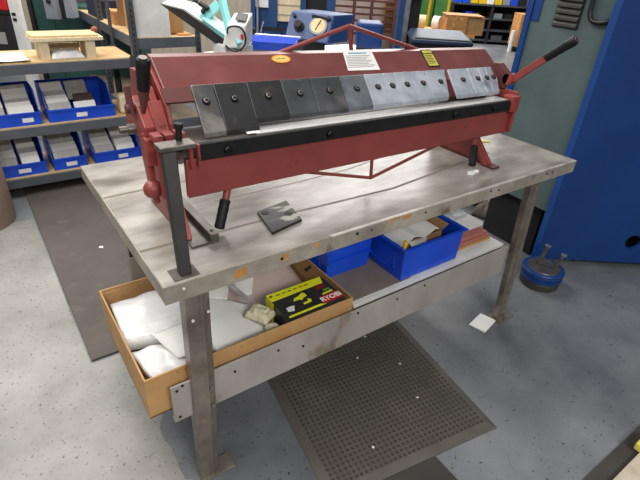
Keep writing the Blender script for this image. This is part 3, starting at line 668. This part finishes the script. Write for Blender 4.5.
# ------------------------------------------------------------------ grey shelving with blue bins
su = thing('shelving_unit','grey steel shelving with particle board decks full of blue bins','shelving',(-.1,2.9,0))
SX0, SX1, SY0, SY1 = -1.0, .728, 2.65, 3.12
for z in (.885,.487,.145):
    MB().box(SX0,SX1,SY0+.012,SY1,z-.014,z).build('shelf_deck','ply',su)
    MB().box(SX0,SX1,SY0,SY0+.0118,z-.068,z-.006).build('shelf_beam','shelf',su,bevel=.002)
    MB().box(SX0,SX1,SY1-.012,SY1,z-.08,z-.0145).build('shelf_beam','shelf',su)
    MB().box(SX1-.01,SX1,SY0+.012,SY1-.012,z-.07,z-.0145).build('shelf_beam','shelf',su)
def upright(x, y, h, par, sx=1, sy_=1, slots=True, w=.04):
    q = MB(); q.xy([(x,y),(x+w*sx,y),(x+w*sx,y+.004*sy_),(x+.004*sx,y+.004*sy_),(x+.004*sx,y+w*sy_),(x,y+w*sy_)],0.0005,h)
    o = q.build('upright','shelfdark',par)
    if slots:
        q = MB()
        for k in range(int(h/.038)):
            z = .03+k*.038
            q.hexa([(x+sx*w*.40,y-.0012*sy_,z),(x+sx*w*.66,y-.0012*sy_,z),(x+sx*w*.66,y,z),(x+sx*w*.40,y,z),(x+sx*w*.32,y-.0012*sy_,z+.02),(x+sx*w*.58,y-.0012*sy_,z+.02),(x+sx*w*.58,y,z+.02),(x+sx*w*.32,y,z+.02)])
        q.build('slot_row','dark',o)
    return o
upright(SX1+.0,SY1,.895,su,-1,-1,False); upright(SX0-.04,SY0,.895,su); upright(SX0-.04,SY1,.895,su,1,-1,False)
upright(SX1+.002,SY0-.004,.895,su,-1,1,False,.03)
def hopper(x0, x1, z0, label, y0=2.685, hb=.205, hl=.084, d=.37):
    t = thing('parts_bin',label,'plastic bin',((x0+x1)/2,y0+d/2,z0),None); w = .006; z0 += .0006
    for x in (x0, x1-w): MB().yz([(y0,z0),(y0,z0+hl),(y0+.035,z0+hl),(y0+.13,z0+hb),(y0+d,z0+hb),(y0+d,z0)],x,x+w).build('bin_side','bin',t,bevel=.001)
    MB().box(x0+w,x1-w,y0,y0+.006,z0,z0+hl).build('bin_front','bin',t); MB().box(x0+w,x1-w,y0+d-.006,y0+d,z0,z0+hb).build('bin_back','bin',t)
    MB().box(x0+w,x1-w,y0+.006,y0+d-.006,z0,z0+.005).build('bin_floor','bin',t)
    MB().box(x0-.004,x1+.004,y0-.006,y0,z0+hl-.012,z0+hl).build('bin_lip','bin',t)
    return t
def card(t, x0, x1, z0, z1, y=2.685): MB().box(x0,x1,y-.0022,y-.0002,z0,z1).build('label_card','paper',t)
bins = [(-.285,.084,.487,'blue parts bin on the middle shelf farther from the brake, heaped with white packets',(-.03,.035)),
        (.125,.555,.487,'wide blue parts bin on the middle shelf nearest the red brake',(.30,.37)),
        (-.25,.045,.145,'blue parts bin on the lowest shelf beside the brown drum',(-.13,-.055)),
        (.088,.305,.145,'narrow blue parts bin in the middle of the lowest shelf',(.17,.24)),
        (.362,.700,.145,'wide blue parts bin on the lowest shelf partly hidden by the workbench',(.53,.60))]
words_ = ['first','second']
for bi, (x0,x1,z0,lab,lc) in enumerate(bins):
    t = hopper(x0,x1,z0,lab); card(t,lc[0],lc[1],z0+.022,z0+.05)
    nm = ['edge bin on the middle shelf','wide bin on the middle shelf','lowest shelf bin by the drum','narrow lowest shelf bin','wide lowest shelf bin behind the workbench'][bi]
    wd = x1-x0-.030; cols = 1 if wd < .22 else 2
    if bi in (1,): wd *= .80
    for c in range(cols):
        cw = wd/cols-.010; cx = x0+.016+c*(wd/cols)+cw/2
        for k in range(6):
            if bi == 1 and c == 1 and k in (1,2,3,4): continue
            yb = 2.715+k*.040; a = math.radians(52+rnd.uniform(-2,2)); L = .088+.010*k+rnd.uniform(-.006,.006); j = rnd.uniform(0,.008)
            zb = z0+.012+.010*k
            dy, dz = math.cos(a)*L, math.sin(a)*L; n_ = Vector((0,-math.sin(a),math.cos(a)))*.017
            q = MB().slab([(cx-cw/2+j,yb,zb+.018),(cx+cw/2-.010+j,yb+.002,zb+.018),(cx+cw/2-.010+j*.5,yb+dy,zb+.018+dz+.003),(cx-cw/2+j*.5,yb+dy,zb+.018+dz)], n_)
            tag(q.build('parts_packet','paper' if (k+c)%3 else 'papergrey',bevel=.004), 'pale packet filed in the '+nm, 'packet', 'packets in the '+nm)
tag(MB().slab([(.33,2.78,.535),(.455,2.78,.535),(.455,2.90,.60),(.33,2.90,.60)],(0,-.01,.02)).build('brown_packet','cloth',bevel=.004),'brown wrapped packet in the wide bin on the middle shelf','packet')
tag(MB().box(.600,.70,2.70,2.79,.4876,.625).build('small_tin','cream',bevel=.02),'small cream box at the middle shelf end behind the brake','box')
# riser and papers on the top deck
rs = thing('wooden_riser','pale wooden step riser standing on the top shelf deck','riser',(.32,2.8,.885))
MB().box(.125,.555,2.68,2.90,1.000,1.022).build('riser_top','cream',rs,bevel=.002)
MB().box(.130,.530,2.69,2.90,1.0225,1.036).build('top_board','creamtop',rs,bevel=.002)
MB().yz([(2.70,.886),(2.90,.886),(2.90,1.000),(2.69,1.000)],.165,.22).build('riser_leg','cream',rs)
MB().yz([(2.70,.886),(2.90,.886),(2.90,1.000),(2.69,1.000)],.44,.50).build('riser_leg','cream',rs)
MB().box(.216,.43,2.885,2.90,.886,.96).build('back_board','cream',rs)
sheet('paper_stack','paper',[(-.75,2.67,.9),(.10,2.67,.9),(.09,2.93,.905),(-.75,2.93,.905)],.010,'white papers spread along the top shelf deck beside the wooden riser','papers',12,.006)
bag('plastic_bag',(.325,2.76,.8856),.10,.065,.055,.0,2.2,'small white plastic bag under the wooden riser',n=16)
tag(MB().ball((.542,2.84,1.0225+.0215),.024,(1,1,.9),14).build('brown_ball','rustb',smooth=True),'small rust brown ball on the end of the wooden riser','ball')
# drum in front of the shelving
dr = thing('fibre_drum','plain brown fibre drum on the floor before the bin shelving','drum',(-.43,2.39,0))
MB().prof((-.435,2.41,.0005),(-.435,2.41,.50),[(0,.21),(.02,.215),(.95,.215),(1,.21)],40).build('drum_body','drum',dr,smooth=True)
MB().prof((-.435,2.41,.50),(-.435,2.41,.53),[(0,.22),(.8,.22),(1,.2)],40).build('drum_lid','drum',dr,smooth=True)
# second, deeper shelving bay
s2 = thing('deep_shelving_unit','deeper grey shelving bay carrying the white panel and boxes beyond the bins','shelving',(1.0,3.6,0))
for z in (1.0,.40):
    MB().box(.77,1.22,2.70,4.68,z-.014,z).build('shelf_deck','ply' if z > .5 else 'shelfwood',s2)  # lower deck gets a darker board colour to imitate the shade there
    MB().box(.76,.77,2.70,4.68,z-.07,z-.001).build('shelf_beam','shelf',s2)
    MB().box(.775,1.22,2.69,2.70,z-.07,z-.001).build('shelf_beam','shelf',s2)
    MB().box(1.22,1.23,2.70,4.68,z-.07,z-.001).build('shelf_beam','shelf',s2)
for x, y, sx, s_ in ((.736,2.676,1,1),(1.245,2.684,-1,1),(.755,3.65,1,1),(.755,4.70,1,-1),(1.24,4.70,-1,-1)): upright(x,y,2.0,s2,sx,s_,True,.042)
tag(MB().box(.780,1.03,2.712,2.735,1.0006,1.62).build('white_sheet','white',bevel=.002),'tall white panel standing at the near end of the deep shelving','panel')
tag(MB().box(.78,1.0,3.75,4.1,1.0006,1.14).build('navy_box','navy',bevel=.004),'dark navy box on the deep shelving near its far end','box')
tag(MB().box(.815,.98,3.36,3.55,1.0006,1.10).build('brown_box','osb',bevel=.003),'brown box on the deep shelving behind the dark pole','box')
tag(MB().box(.84,1.1,3.30,3.34,1.0006,1.45).build('wood_board','kraftdark'),'upright brown board standing on the deep shelving deck','board')
tag(MB().box(.86,.90,2.98,3.22,1.0006,1.5).build('wood_batten','plank'),'pale upright wooden batten just behind the white panel','batten')
for k in range(3): tag(MB().box(.82,.95,2.86+k*.04,2.895+k*.04,1.0006,1.06+.02*k).build('pine_block','plank'),['short','middle','tallest'][k]+' pine block of the row behind the white panel','block')
tp = MB().cyl((.83,3.57,1.0006),(.83,3.57,1.10),.02); tag(tp.build('white_tube','white',smooth=True),'short white tube standing beside the brown box on the deep shelving','tube')
tag(MB().slab([(1.10,2.74,1.0006),(1.20,2.74,1.0006),(1.20,3.0,1.0006),(1.10,3.0,1.0006)],(0,0,.012)).build('wood_offcut','plank'),'flat wooden offcut on the deep shelving beside the white panel','offcut')
tag(MB().box(1.07,1.16,2.80,2.92,1.013,1.25).build('kraft_carton','kraft'),'tall kraft carton behind the heat press on the deep shelving','carton')
tag(MB().prof((.737,3.20,.0005),(.737,3.20,1.9),[(0,.013),(1,.013)],12).build('dark_pole','shelfdark',smooth=True),'slim dark pole beside the slotted shelving upright','pole')
# ------------------------------------------------------------------ things beyond the shelving
FX = Vector((.799,-.601,0)); FY = Vector((.601,.799,0))
def tf(P, p): return P + FX*p[0] + FY*p[1] + Vector((0,0,p[2]))
def fb_(q, P, x0,x1,y0,y1,z0,z1):
    return q.hexa([tf(P,p) for p in ((x0,y0,z0),(x1,y0,z0),(x1,y1,z0),(x0,y1,z0),(x0,y0,z1),(x1,y0,z1),(x1,y1,z1),(x0,y1,z1))])
def ground(P): return Vector((P.x,P.y,0))
def gat(u, v):
    p = at(u,v,1.0)-CAM; return CAM + p*(-CAM.z/p.z)
# white framed cart with dark case
P = ground(at(14,40,3.9)); z = .0
ct = thing('tool_cart','white framed rack holding a dark case behind the shelving','rack',P)
for x in (-.62,.02,): 
    q = MB(); fb_(q,P,x,x+.085,0,.05,0.0005,1.30); q.build('frame_post','white',ct,bevel=.006)
q = MB(); fb_(q,P,-.535,.02,0,.05,1.22,1.30); q.build('frame_rail','white',ct,bevel=.004)
q = MB(); fb_(q,P,-.535,.02,0,.05,.60,.66); q.build('frame_rail','white',ct,bevel=.004)
for zz in (1.02,.98): 
    q = MB(); fb_(q,P,.035,.065,-.004,0,zz,zz+.022); q.build('knob','dark',ct)
dc = thing('dark_case','black case with pale badge hung in the white framed rack','case',P+Vector((0,0,.661)))
q = MB(); fb_(q,P,-.53,.015,.005,.2,.661,1.02); q.build('case_body','grille',dc,bevel=.01)
q = MB(); fb_(q,P,-.17,-.06,.0,.0045,.80,.89); q.build('pale_badge','gyprint',dc)
q = MB(); fb_(q,P,-.53,.015,.0,.2,1.024,1.05); q.build('case_lid','dark',dc)
q = MB(); fb_(q,P,-.53,.01,.0,.18,1.052,1.19); tag(q.build('red_case','rprint',bevel=.01),'red case lying on the black case in the white framed rack','case')
# beige panel wall, green machine column, electric boxes
P = ground(at(28,20,4.8)); q = MB(); fb_(q,P,-.3,.17,.2,.26,.0005,2.2); tag(q.build('beige_screen','curtain'),'tall beige screen standing between white rack and green column','screen')
P = ground(at(44,20,4.6)); gc = thing('green_column','dark green machine column behind the wooden riser','machine column',P)
q = MB(); fb_(q,P,-.08,.10,.0,.3,.0005,1.9); q.build('column_body','green',gc,bevel=.01)
q = MB(); fb_(q,P,-.12,-.085,-.02,.1,.0005,1.9); q.build('dark_edge','dark',gc)
q = MB(); fb_(q,P,.10,.9,.0,.3,.0005,1.03); q.build('column_base','green',gc,bevel=.01)
q = MB(); fb_(q,P,.115,.125,-.03,-.004,1.0,1.06); q.build('yellow_lever','yellow',gc)
P = at(50,19,4.4); eb2 = thing('electric_box','grey electric switch box mounted by the green column','switch box',P)
q = MB(); fb_(q,P,-.02,.10,-.02,.12,0,.36); q.build('box_body','greybox',eb2,bevel=.006)
MB().cyl(tf(P,(.035,-.021,.15)),tf(P,(.035,-.04,.15)),.018).build('rotary_switch','dark',eb2,smooth=True)
P = at(62,19,4.35); q = MB(); fb_(q,P,.0,.035,0,.06,.0,.5); tag(q.build('dark_conduit','dark'),'black conduit strip between two grey electric boxes','conduit')
P = at(68,18,4.3); q = MB(); fb_(q,P,-.012,.055,0,.1,.0,.4); tag(q.build('grey_duct','greybox'),'narrow grey duct box beside the black conduit strip','duct')
# ------------------------------------------------------------------ side bench behind the brake with the heat press
bn2 = thing('side_bench','pale topped bench behind the brake carrying the heat press','bench',(1.9,2.0,0))
q = MB(); bx0, bx1, by0, by1 = 1.16, 2.5, 1.60, 2.45
q.box(bx0,bx1,by0,by1,.90,.935); q.build('bench_top','paper',bn2,bevel=.003)
for x in (bx0+.03,bx1-.08):
    for y in (by0+.03,by1-.08): MB().box(x,x+.05,y,y+.05,.0005,.90).build('leg','shelf',bn2)
hp = thing('heat_press','open white heat press with mint green arm on the side bench','heat press',at(240,48,2.75))
A_, B_, C_, Dd = at(160,4,2.80), at(183,10,2.70), at(241,51,2.62), at(206,40,2.72)
Dd = A_+(C_-B_)
nrm = (B_-A_).cross(Dd-A_).normalized()
if nrm.dot(UP) < 0: nrm = -nrm
pl = MB().poly([A_,B_,C_,Dd], nrm*.012).build('heating_plate','platen',hp)
MB().poly([p+nrm*.0125 for p in (A_,B_,C_,Dd)], nrm*.085).build('upper_platen','white',hp,bevel=.004)
def bar(p, q_, w, h, name, m, par, up=None): return MB().beam(p,q_,w,h,up or tuple(nrm)).build(name,m,par,bevel=.004)
bar(at(219,-14,2.66),at(229,29,2.62),.055,.03,'press_arm','teal',hp); bar(at(219,4,2.68),at(202,20,2.70),.05,.03,'press_arm','teal',hp)
bar(at(204,20,2.69),at(235,42,2.60),.035,.03,'press_arm','teal',hp); bar(at(226,22,2.64),at(240,46,2.59),.045,.03,'press_arm','teal',hp)
bar(at(199,3,2.66),at(209,9,2.66),.02,.02,'lock_lever','dark',hp); bar(at(206,6,2.66),at(202,13,2.66),.02,.02,'lock_lever','dark',hp)
P = at(238,47,2.62); P0 = P
q = MB(); base = [tf(P,p) for p in ((-.01,-.03,0),(.065,-.03,0),(.075,.09,.0),(0,.09,0))]
q.hexa([tf(P,p) for p in ((-.085,-.03,-.01),(.045,-.03,.0),(.062,.12,.02),(-.07,.12,.0),(-.05,-.02,.115),(.048,-.02,.112),(.066,.12,.165),(-.035,.12,.160))])
q.build('control_housing','white',hp,bevel=.008)
q = MB(); q.hexa([tf(P,p) for p in ((-.012,.0,.136),(.042,.0,.130),(.045,.09,.156),(-.012,.09,.160),(-.012,.0,.139),(.042,.0,.133),(.045,.09,.159),(-.012,.09,.163))]); q.build('display','platen',hp)
q = MB(); fb_(q,P,.022,.036,-.034,-.029,.045,.07); q.build('red_switch','rprint',hp)
MB().tube([tf(P,p) for p in ((-.05,-.03,.07),(-.045,-.045,.10),(-.01,-.05,.112),(.03,-.045,.105),(.05,-.04,.07),(.05,-.04,.03),(.03,-.05,.0),(0,-.05,-.015),(-.03,-.045,-.012),(-.06,-.04,.01))],.005,8,2).build('power_cable','cable',hp,smooth=True)
q = MB(); q.box(P.x-.05,P.x+.12,P.y+.05,P.y+.22,.9355,P.z-.002); q.build('lower_base','white',hp,bevel=.006)
P = at(271,44,2.95); bin_b = thing('blue_tray','shallow bright blue plastic tray raised on a block on the side bench','plastic tray',(P.x,P.y,P.z-.03))
q = MB(); zt = P.z
def ringb(k, z): return [tf(Vector((P.x,P.y,0)),p) for p in ((-.16-k,-.05-k,z),(.14+k,-.05-k,z),(.14+k,.16+k,z),(-.16-k,.16+k,z))]
q.rings([ringb(0,zt-.03),ringb(.02,zt+.02),ringb(.014,zt+.02),ringb(-.004,zt-.025)]); q.build('tray_body','bin',bin_b)
q = MB(); fb_(q,Vector((P.x,P.y,0)),-.14,.12,-.03,.14,.9355,zt-.0305); tag(q.build('support_block','greybox'),'grey block under the bright blue plastic tray','block')
P = at(252,34,3.15); vg = thing('small_valve','small black knob with steel stem behind the blue plastic tray','valve',(P.x,P.y,.9355))
MB().cyl((P.x,P.y,.9355),(P.x,P.y,P.z+.02),.008).build('stem','steel',vg); MB().ball(tuple(P+Vector((0,0,.02))),.025).build('knob','dark',vg,smooth=True)
MB().cyl(tuple(P+FX*.02+Vector((0,0,.0))),tuple(P+FX*.32+Vector((0,0,-.004))),.008).build('side_pipe','chrome',vg,smooth=True)
MB().cyl(tuple(P+FX*.05),tuple(P+FX*.075+Vector((0,0,.08))),.005).build('lever_rod','chrome',vg,smooth=True)
# gauge machine
T3 = 3.3
a, b, c, d = at(291,10,T3), at(335,15,T3-.06), at(332,48,T3-.06), at(284,37,T3)
c = b + (d-a) + Vector((0,0,-.015)); dep = FY*.34
g0 = thing('gauge_machine','blue box machine with round dial and black knob behind the brake','machine',((a+c)/2).to_tuple()[:2]+(.9355,))
MB().poly([a,b,c,d],FX*.14+FY*.16).build('housing','gblue',g0,bevel=.012)
def onf(u, v, off=0):   # position on the front face
    p = (a*(1-u)+b*u)*(1-v)+(d*(1-u)+c*u)*v
    n = (b-a).cross(d-a).normalized(); n = n if n.dot(FY) < 0 else -n
    return p+n*off
MB().cyl(onf(.70,.45,.0),onf(.70,.45,.012),.062,n=28).build('dial_ring','greybox',g0,smooth=True)
MB().cyl(onf(.70,.45,.0121),onf(.70,.45,.0145),.050,n=28).build('dial_face','dial',g0,smooth=True)
MB().beam(onf(.66,.62,.016),onf(.74,.26,.016),.006,.003,tuple(FY)).build('pointer','kprint',g0)
MB().prof(onf(.28,.55,.0),onf(.28,.55,.05),[(0,.036),(.3,.036),(.35,.026),(1,.024)],20).build('control_knob','dark',g0,smooth=True)
MB().cyl(onf(.12,.2,.0),onf(.12,.2,.02),.012).build('button','dark',g0,smooth=True); MB().cyl(onf(.9,.16,.0),onf(.9,.16,.02),.012).build('button','dark',g0,smooth=True)
MB().beam(onf(.52,.14,.01),onf(.90,.20,.01),.02,.01,tuple(FY)).build('dial_bracket','dark',g0)
q = MB(); m_ = (c+d)/2; q.box(m_.x+.0,m_.x+.18,m_.y+.02,m_.y+.2,.936,m_.z+.03); q.build('pedestal','dark',g0)
P = at(360,44,3.5); mo = thing('dark_motor','dark blue motor block just beyond the gauge machine','motor',ground(P)+Vector((0,0,.9355)))
q = MB(); fb_(q,ground(P),-.03,.16,0,.22,P.z-.03,P.z+.145); q.build('motor_body','mblue',mo,bevel=.02)
q = MB(); fb_(q,ground(P),-.02,.15,.02,.2,.9356,P.z-.03); q.build('motor_stand','dark',mo)
# tall blue cabinet
T5 = 5.5; P = ground(at(251,30,T5)); cbn = thing('blue_cabinet_machine','tall blue machine cabinet with pale window panels in the back of the shop','machine cabinet',P)
q = MB(); fb_(q,P,0,.93,.06,.9,.0005,2.0); q.build('cabinet_body','cabblue',cbn)
q = MB(); fb_(q,P,-.02,.34,0,.06,.0005,.80); fb_(q,P,0,.05,0,.06,.8,2.0); fb_(q,P,.20,.30,0,.06,.80,2.0); fb_(q,P,.56,.62,0,.06,.0005,2.0); fb_(q,P,.85,.95,0,.06,.0005,2.0); q.build('door_frame','cabblue',cbn)
q = MB(); fb_(q,P,.05,.20,.03,.0595,1.03,1.9); q.build('window_panel','paper',cbn)
q = MB(); fb_(q,P,.30,.555,.02,.0595,.90,1.9); q.build('window_panel','cream',cbn)
q = MB(); fb_(q,P,.625,.845,.045,.0595,.80,1.9); q.build('dark_opening','dark',cbn)
q = MB(); fb_(q,P,.05,.56,-.01,-.0005,.80,.835); q.build('dark_slot','dark',cbn)
for k in range(6):
    q = MB(); fb_(q,P,.30,.555,.012,.0195,.97+k*.1,.974+k*.1); q.build('panel_line','gyprint',cbn)
MB().tube([tf(P,(.08,-.03,.72)),tf(P,(.09,-.03,1.9))],.012).build('guard_rod','greybox',cbn)
# bar stock rack
T8 = 7.6; P = ground(at(333,30,T8)); rk = thing('bar_rack','stock rack of long brown bars in the back of the shop','stock rack',P)
for x in (.28,.55,.92,1.12):
    q = MB(); fb_(q,P,x,x+.05,-.03,.0,.0005,1.9); q.build('rack_post','rackred',rk)
for k in range(9):
    q = MB(); fb_(q,P,-.1,1.2,.0,.05,.52+k*.095,.548+k*.095); q.build('stock_bar','rackred',rk)
for k in range(8):
    q = MB(); fb_(q,P,.80,1.15,.08,.5,.555+k*.095,.61+k*.095); tag(q.build('stock_plank','osb' if k%2 else 'plank'),'amber plank end lying in the stock rack of brown bars','plank','planks in the stock rack')
q = MB(); fb_(q,P,-.3,1.3,.7,.76,.0005,2.1); tag(q.build('beige_screen','pinkboard'),'wide pinkish screen seen through the stock rack bars','screen')
# dark column with bright strip
P = ground(at(393,44,4.6)); cl = thing('guide_column','dark blue guide column with a bright polished strip beyond the brake','column',P)
q = MB(); fb_(q,P,.02,.07,0,.2,.0005,1.9); q.build('column_side','cabblue',cl)
q = MB(); fb_(q,P,.07,.115,-.02,.2,.0005,1.9); q.build('polished_strip','chrome',cl)
q = MB(); fb_(q,P,.115,.215,0,.25,.0005,1.9); q.build('column_front','dark',cl)
q = MB(); fb_(q,P,.12,.22,-.02,-.001,1.27,1.45); q.build('red_cap','darkred',cl)
# low blue machine bed
P = ground(at(412,47,4.2)); bd = thing('blue_machine_bed','low blue topped machine bed between guide column and crate','machine bed',P)
q = MB(); fb_(q,P,.02,.52,.02,.4,.0005,1.0); q.build('bed_body','dark',bd)
q = MB(); q.hexa([tf(P,p) for p in ((-.01,0,.955),(.53,0,.955),(.53,.4,.99),(-.01,.4,.99),(-.01,0,.99),(.53,0,.99),(.50,.4,1.04),(.03,.4,1.04))]); q.build('bed_top','beddark',bd,bevel=.01)
for x in (.46,.51): MB().cyl(tf(P,(x,-.0,.90)),tf(P,(x,-.03,.90)),.022).build('caster_knob','white',bd,smooth=True)
# crate on planks
T7 = 6.4; P = at(415,32,T7); pk = thing('plank_table','rough pine plank table carrying the strand board crate','table',ground(P))
q = MB(); fb_(q,ground(P),-.05,.80,0,.7,P.z-.04,P.z); q.build('table_top','plank',pk)
q = MB(); fb_(q,ground(P),-.05,.55,-.01,-.001,P.z-.02,P.z+.03); q.build('front_board','plank',pk)
for x in (0,.50):
    for y in (.02,.6):
        q = MB(); fb_(q,ground(P),x,x+.06,y,y+.06,.0005,P.z-.06); q.build('leg','kraftdark',pk)
P = at(447,31,T7-.1); q = MB(); P2 = ground(P)
zc = at(415,32,T7).z
cr = thing('strand_board_crate','orange strand board crate on the pine plank table','crate',(P2.x,P2.y,zc))
q = MB(); fb_(q,P2,.0,.27,.10,.45,zc+.0005,zc+.22); q.build('crate_face','osb',cr)
q = MB(); fb_(q,P2,.272,.50,.12,.45,zc+.0005,zc+.21); q.build('crate_side','kraft',cr)
q = MB(); fb_(q,P2,-.01,.48,.10,.46,zc+.2205,zc+.235); q.build('crate_lid','osb',cr)
P = at(424,17,T7+.1); P2 = ground(P)
q = MB(); q.cyl(tf(P2,(-.16,.1,zc+.095)),tf(P2,(.04,.06,zc+.095)),.094,n=20); tag(q.build('cream_roll','dial',smooth=True),'fat cream roll lying on the pine plank table','roll')
q = MB(); q.cyl(tf(P2,(.18,.2,zc+.09)),tf(P2,(.26,.15,zc+.09)),.088,n=20); tag(q.build('cream_roll','paper',smooth=True),'thinner white roll lying next to the strand board crate','roll')
# green and yellow stands, far
for k, (u, m_, lab) in enumerate(((424,'vgreen','green upright locker behind the cream roll'),(441,'vgreen','green upright locker behind the strand board crate'))):
    P = ground(at(u,14,8.2)); q = MB(); fb_(q,P,-.12,.14,0,.3,.0005,1.25+.02*k); tag(q.build('green_locker',m_),lab,'locker')
for k, u in enumerate((428,447)):
    P = ground(at(u,10,8.0)); q = MB(); q.cyl(tf(P,(0,0,.0005)),tf(P,(.03,0,1.3)),.025); tag(q.build('yellow_post','yellow'),['yellow post in front of the green locker by the cream roll','yellow post in front of the green locker by the crate'][k],'post')
# dark shelf with bins, far
P = gat(452,42); ds = thing('dark_storage_rack','dark steel storage rack stacked with coloured bins at the back','storage rack',P); W9 = 1.95
for zz in (.06,.28,.52,.80):
    q = MB(); fb_(q,P,-.15,W9,0,.5,zz,zz+.035); q.build('shelf_deck','shelfdark',ds)
for x in (-.15,.75,W9-.05):
    q = MB(); fb_(q,P,x,x+.05,-.02,.5,.0005,.83); q.build('rack_post','grille',ds)
q = MB(); fb_(q,P,-.15,W9,.48,.5,.0005,.83); q.build('back_sheet','dark',ds)
cs = ['bin','bin','yellow','yellow','paper','yellow','greybox','bin','dark','shelf']; cn = {'bin':'blue','yellow':'yellow','paper':'white','greybox':'grey','dark':'black','shelf':'slate'}
nth = {}
for k, m_ in enumerate(cs):
    x = -.10+k*.18; q = MB(); fb_(q,P,x,x+.16,.02,.3,.8355,.97+.03*(k%3))
    c_ = cn[m_]; nth[c_] = nth.get(c_,0)+1
    tag(q.build('storage_box',m_,bevel=.006), f'{c_} box on top of the dark storage rack', 'box', f'{c_} boxes on the dark storage rack')
for k, (x, zz, m_, w_) in enumerate(((.85,.555,'greybox',.2),(1.1,.555,'dark',.18),(1.35,.315,'greybox',.2),(.9,.095,'shelf',.25),(.2,.555,'bin',.16),(.4,.555,'dark',.14))):
    q = MB(); fb_(q,P,x,x+w_,.06,.36,zz+.0005,zz+.10); tag(q.build('stored_case',m_),['grey case on the middle tier of the dark rack','black case beside the grey one on the middle tier','grey case on the lower tier of the dark rack','slate case on the bottom tier of the dark rack','blue case on the middle tier of the dark rack','black case next to the blue one on the middle tier'][k],'case')
P = gat(516,52); pc = thing('plywood_cart','tall plywood sided cart parked by the dark storage rack','cart',P)
q = MB(); fb_(q,P,-.06,.40,0,.5,.10,.74); q.build('cart_side','osb',pc)
q = MB(); fb_(q,P,-.06,.3,.05,.5,.03,.08); q.build('cart_base','dark',pc)
q = MB(); fb_(q,P,.28,.40,.1,.3,.7405,.85); q.build('yellow_can','yellow',pc)
P = gat(512,51); q = MB(); q.cyl(tf(P,(-.10,-.1,.0005)),tf(P,(-.10,-.1,.42)),.045); tag(q.build('white_canister','white',smooth=True),'slim white canister on the floor beside the plywood cart','canister')
# far tall storage behind everything
P = ground(at(205,0,7.5)); q = MB(); fb_(q,P,-1.6,1.0,0,.1,.0005,2.4); tag(q.build('beige_curtain','curtain'),'wide beige curtain behind the heat press','curtain')
# ------------------------------------------------------------------ light
w = bpy.data.worlds.new('shop'); scene.world = w; w.use_nodes = True
w.node_tree.nodes['Background'].inputs[0].default_value = (1,.99,.97,1); w.node_tree.nodes['Background'].inputs[1].default_value = .17
def lamp(x, y, z, sx, sy_, p, col=(1,.97,.93), rz=0):
    l = bpy.data.lights.new('ceiling_and_fill_lamp','AREA'); l.shape = 'RECTANGLE'; l.size = sx; l.size_y = sy_; l.energy = p; l.color = col
    o = bpy.data.objects.new('ceiling_and_fill_lamp', l); COL.objects.link(o); o.location = (x,y,z); o.rotation_euler = (0,0,rz); return o
lamp(-.3,1.4,3.6,1.2,2.4,70); lamp(1.4,3.4,3.8,1.2,3.0,100); lamp(-.1,-3.3,3.1,2.4,1.2,185); lamp(-1.6,-.2,3.6,1.2,2.4,60)  # lamp behind the camera is an added fill for bench fronts and tray
lamp(4.4,4.4,4.0,1.4,3.5,150); lamp(8,7,4.0,4,4,420); lamp(-.8,4.6,3.8,1.2,3,90)
v = scene.view_settings; v.view_transform = 'Standard'; v.look = 'None'; v.gamma = 1; v.use_curve_mapping = False; v.exposure = 0.12
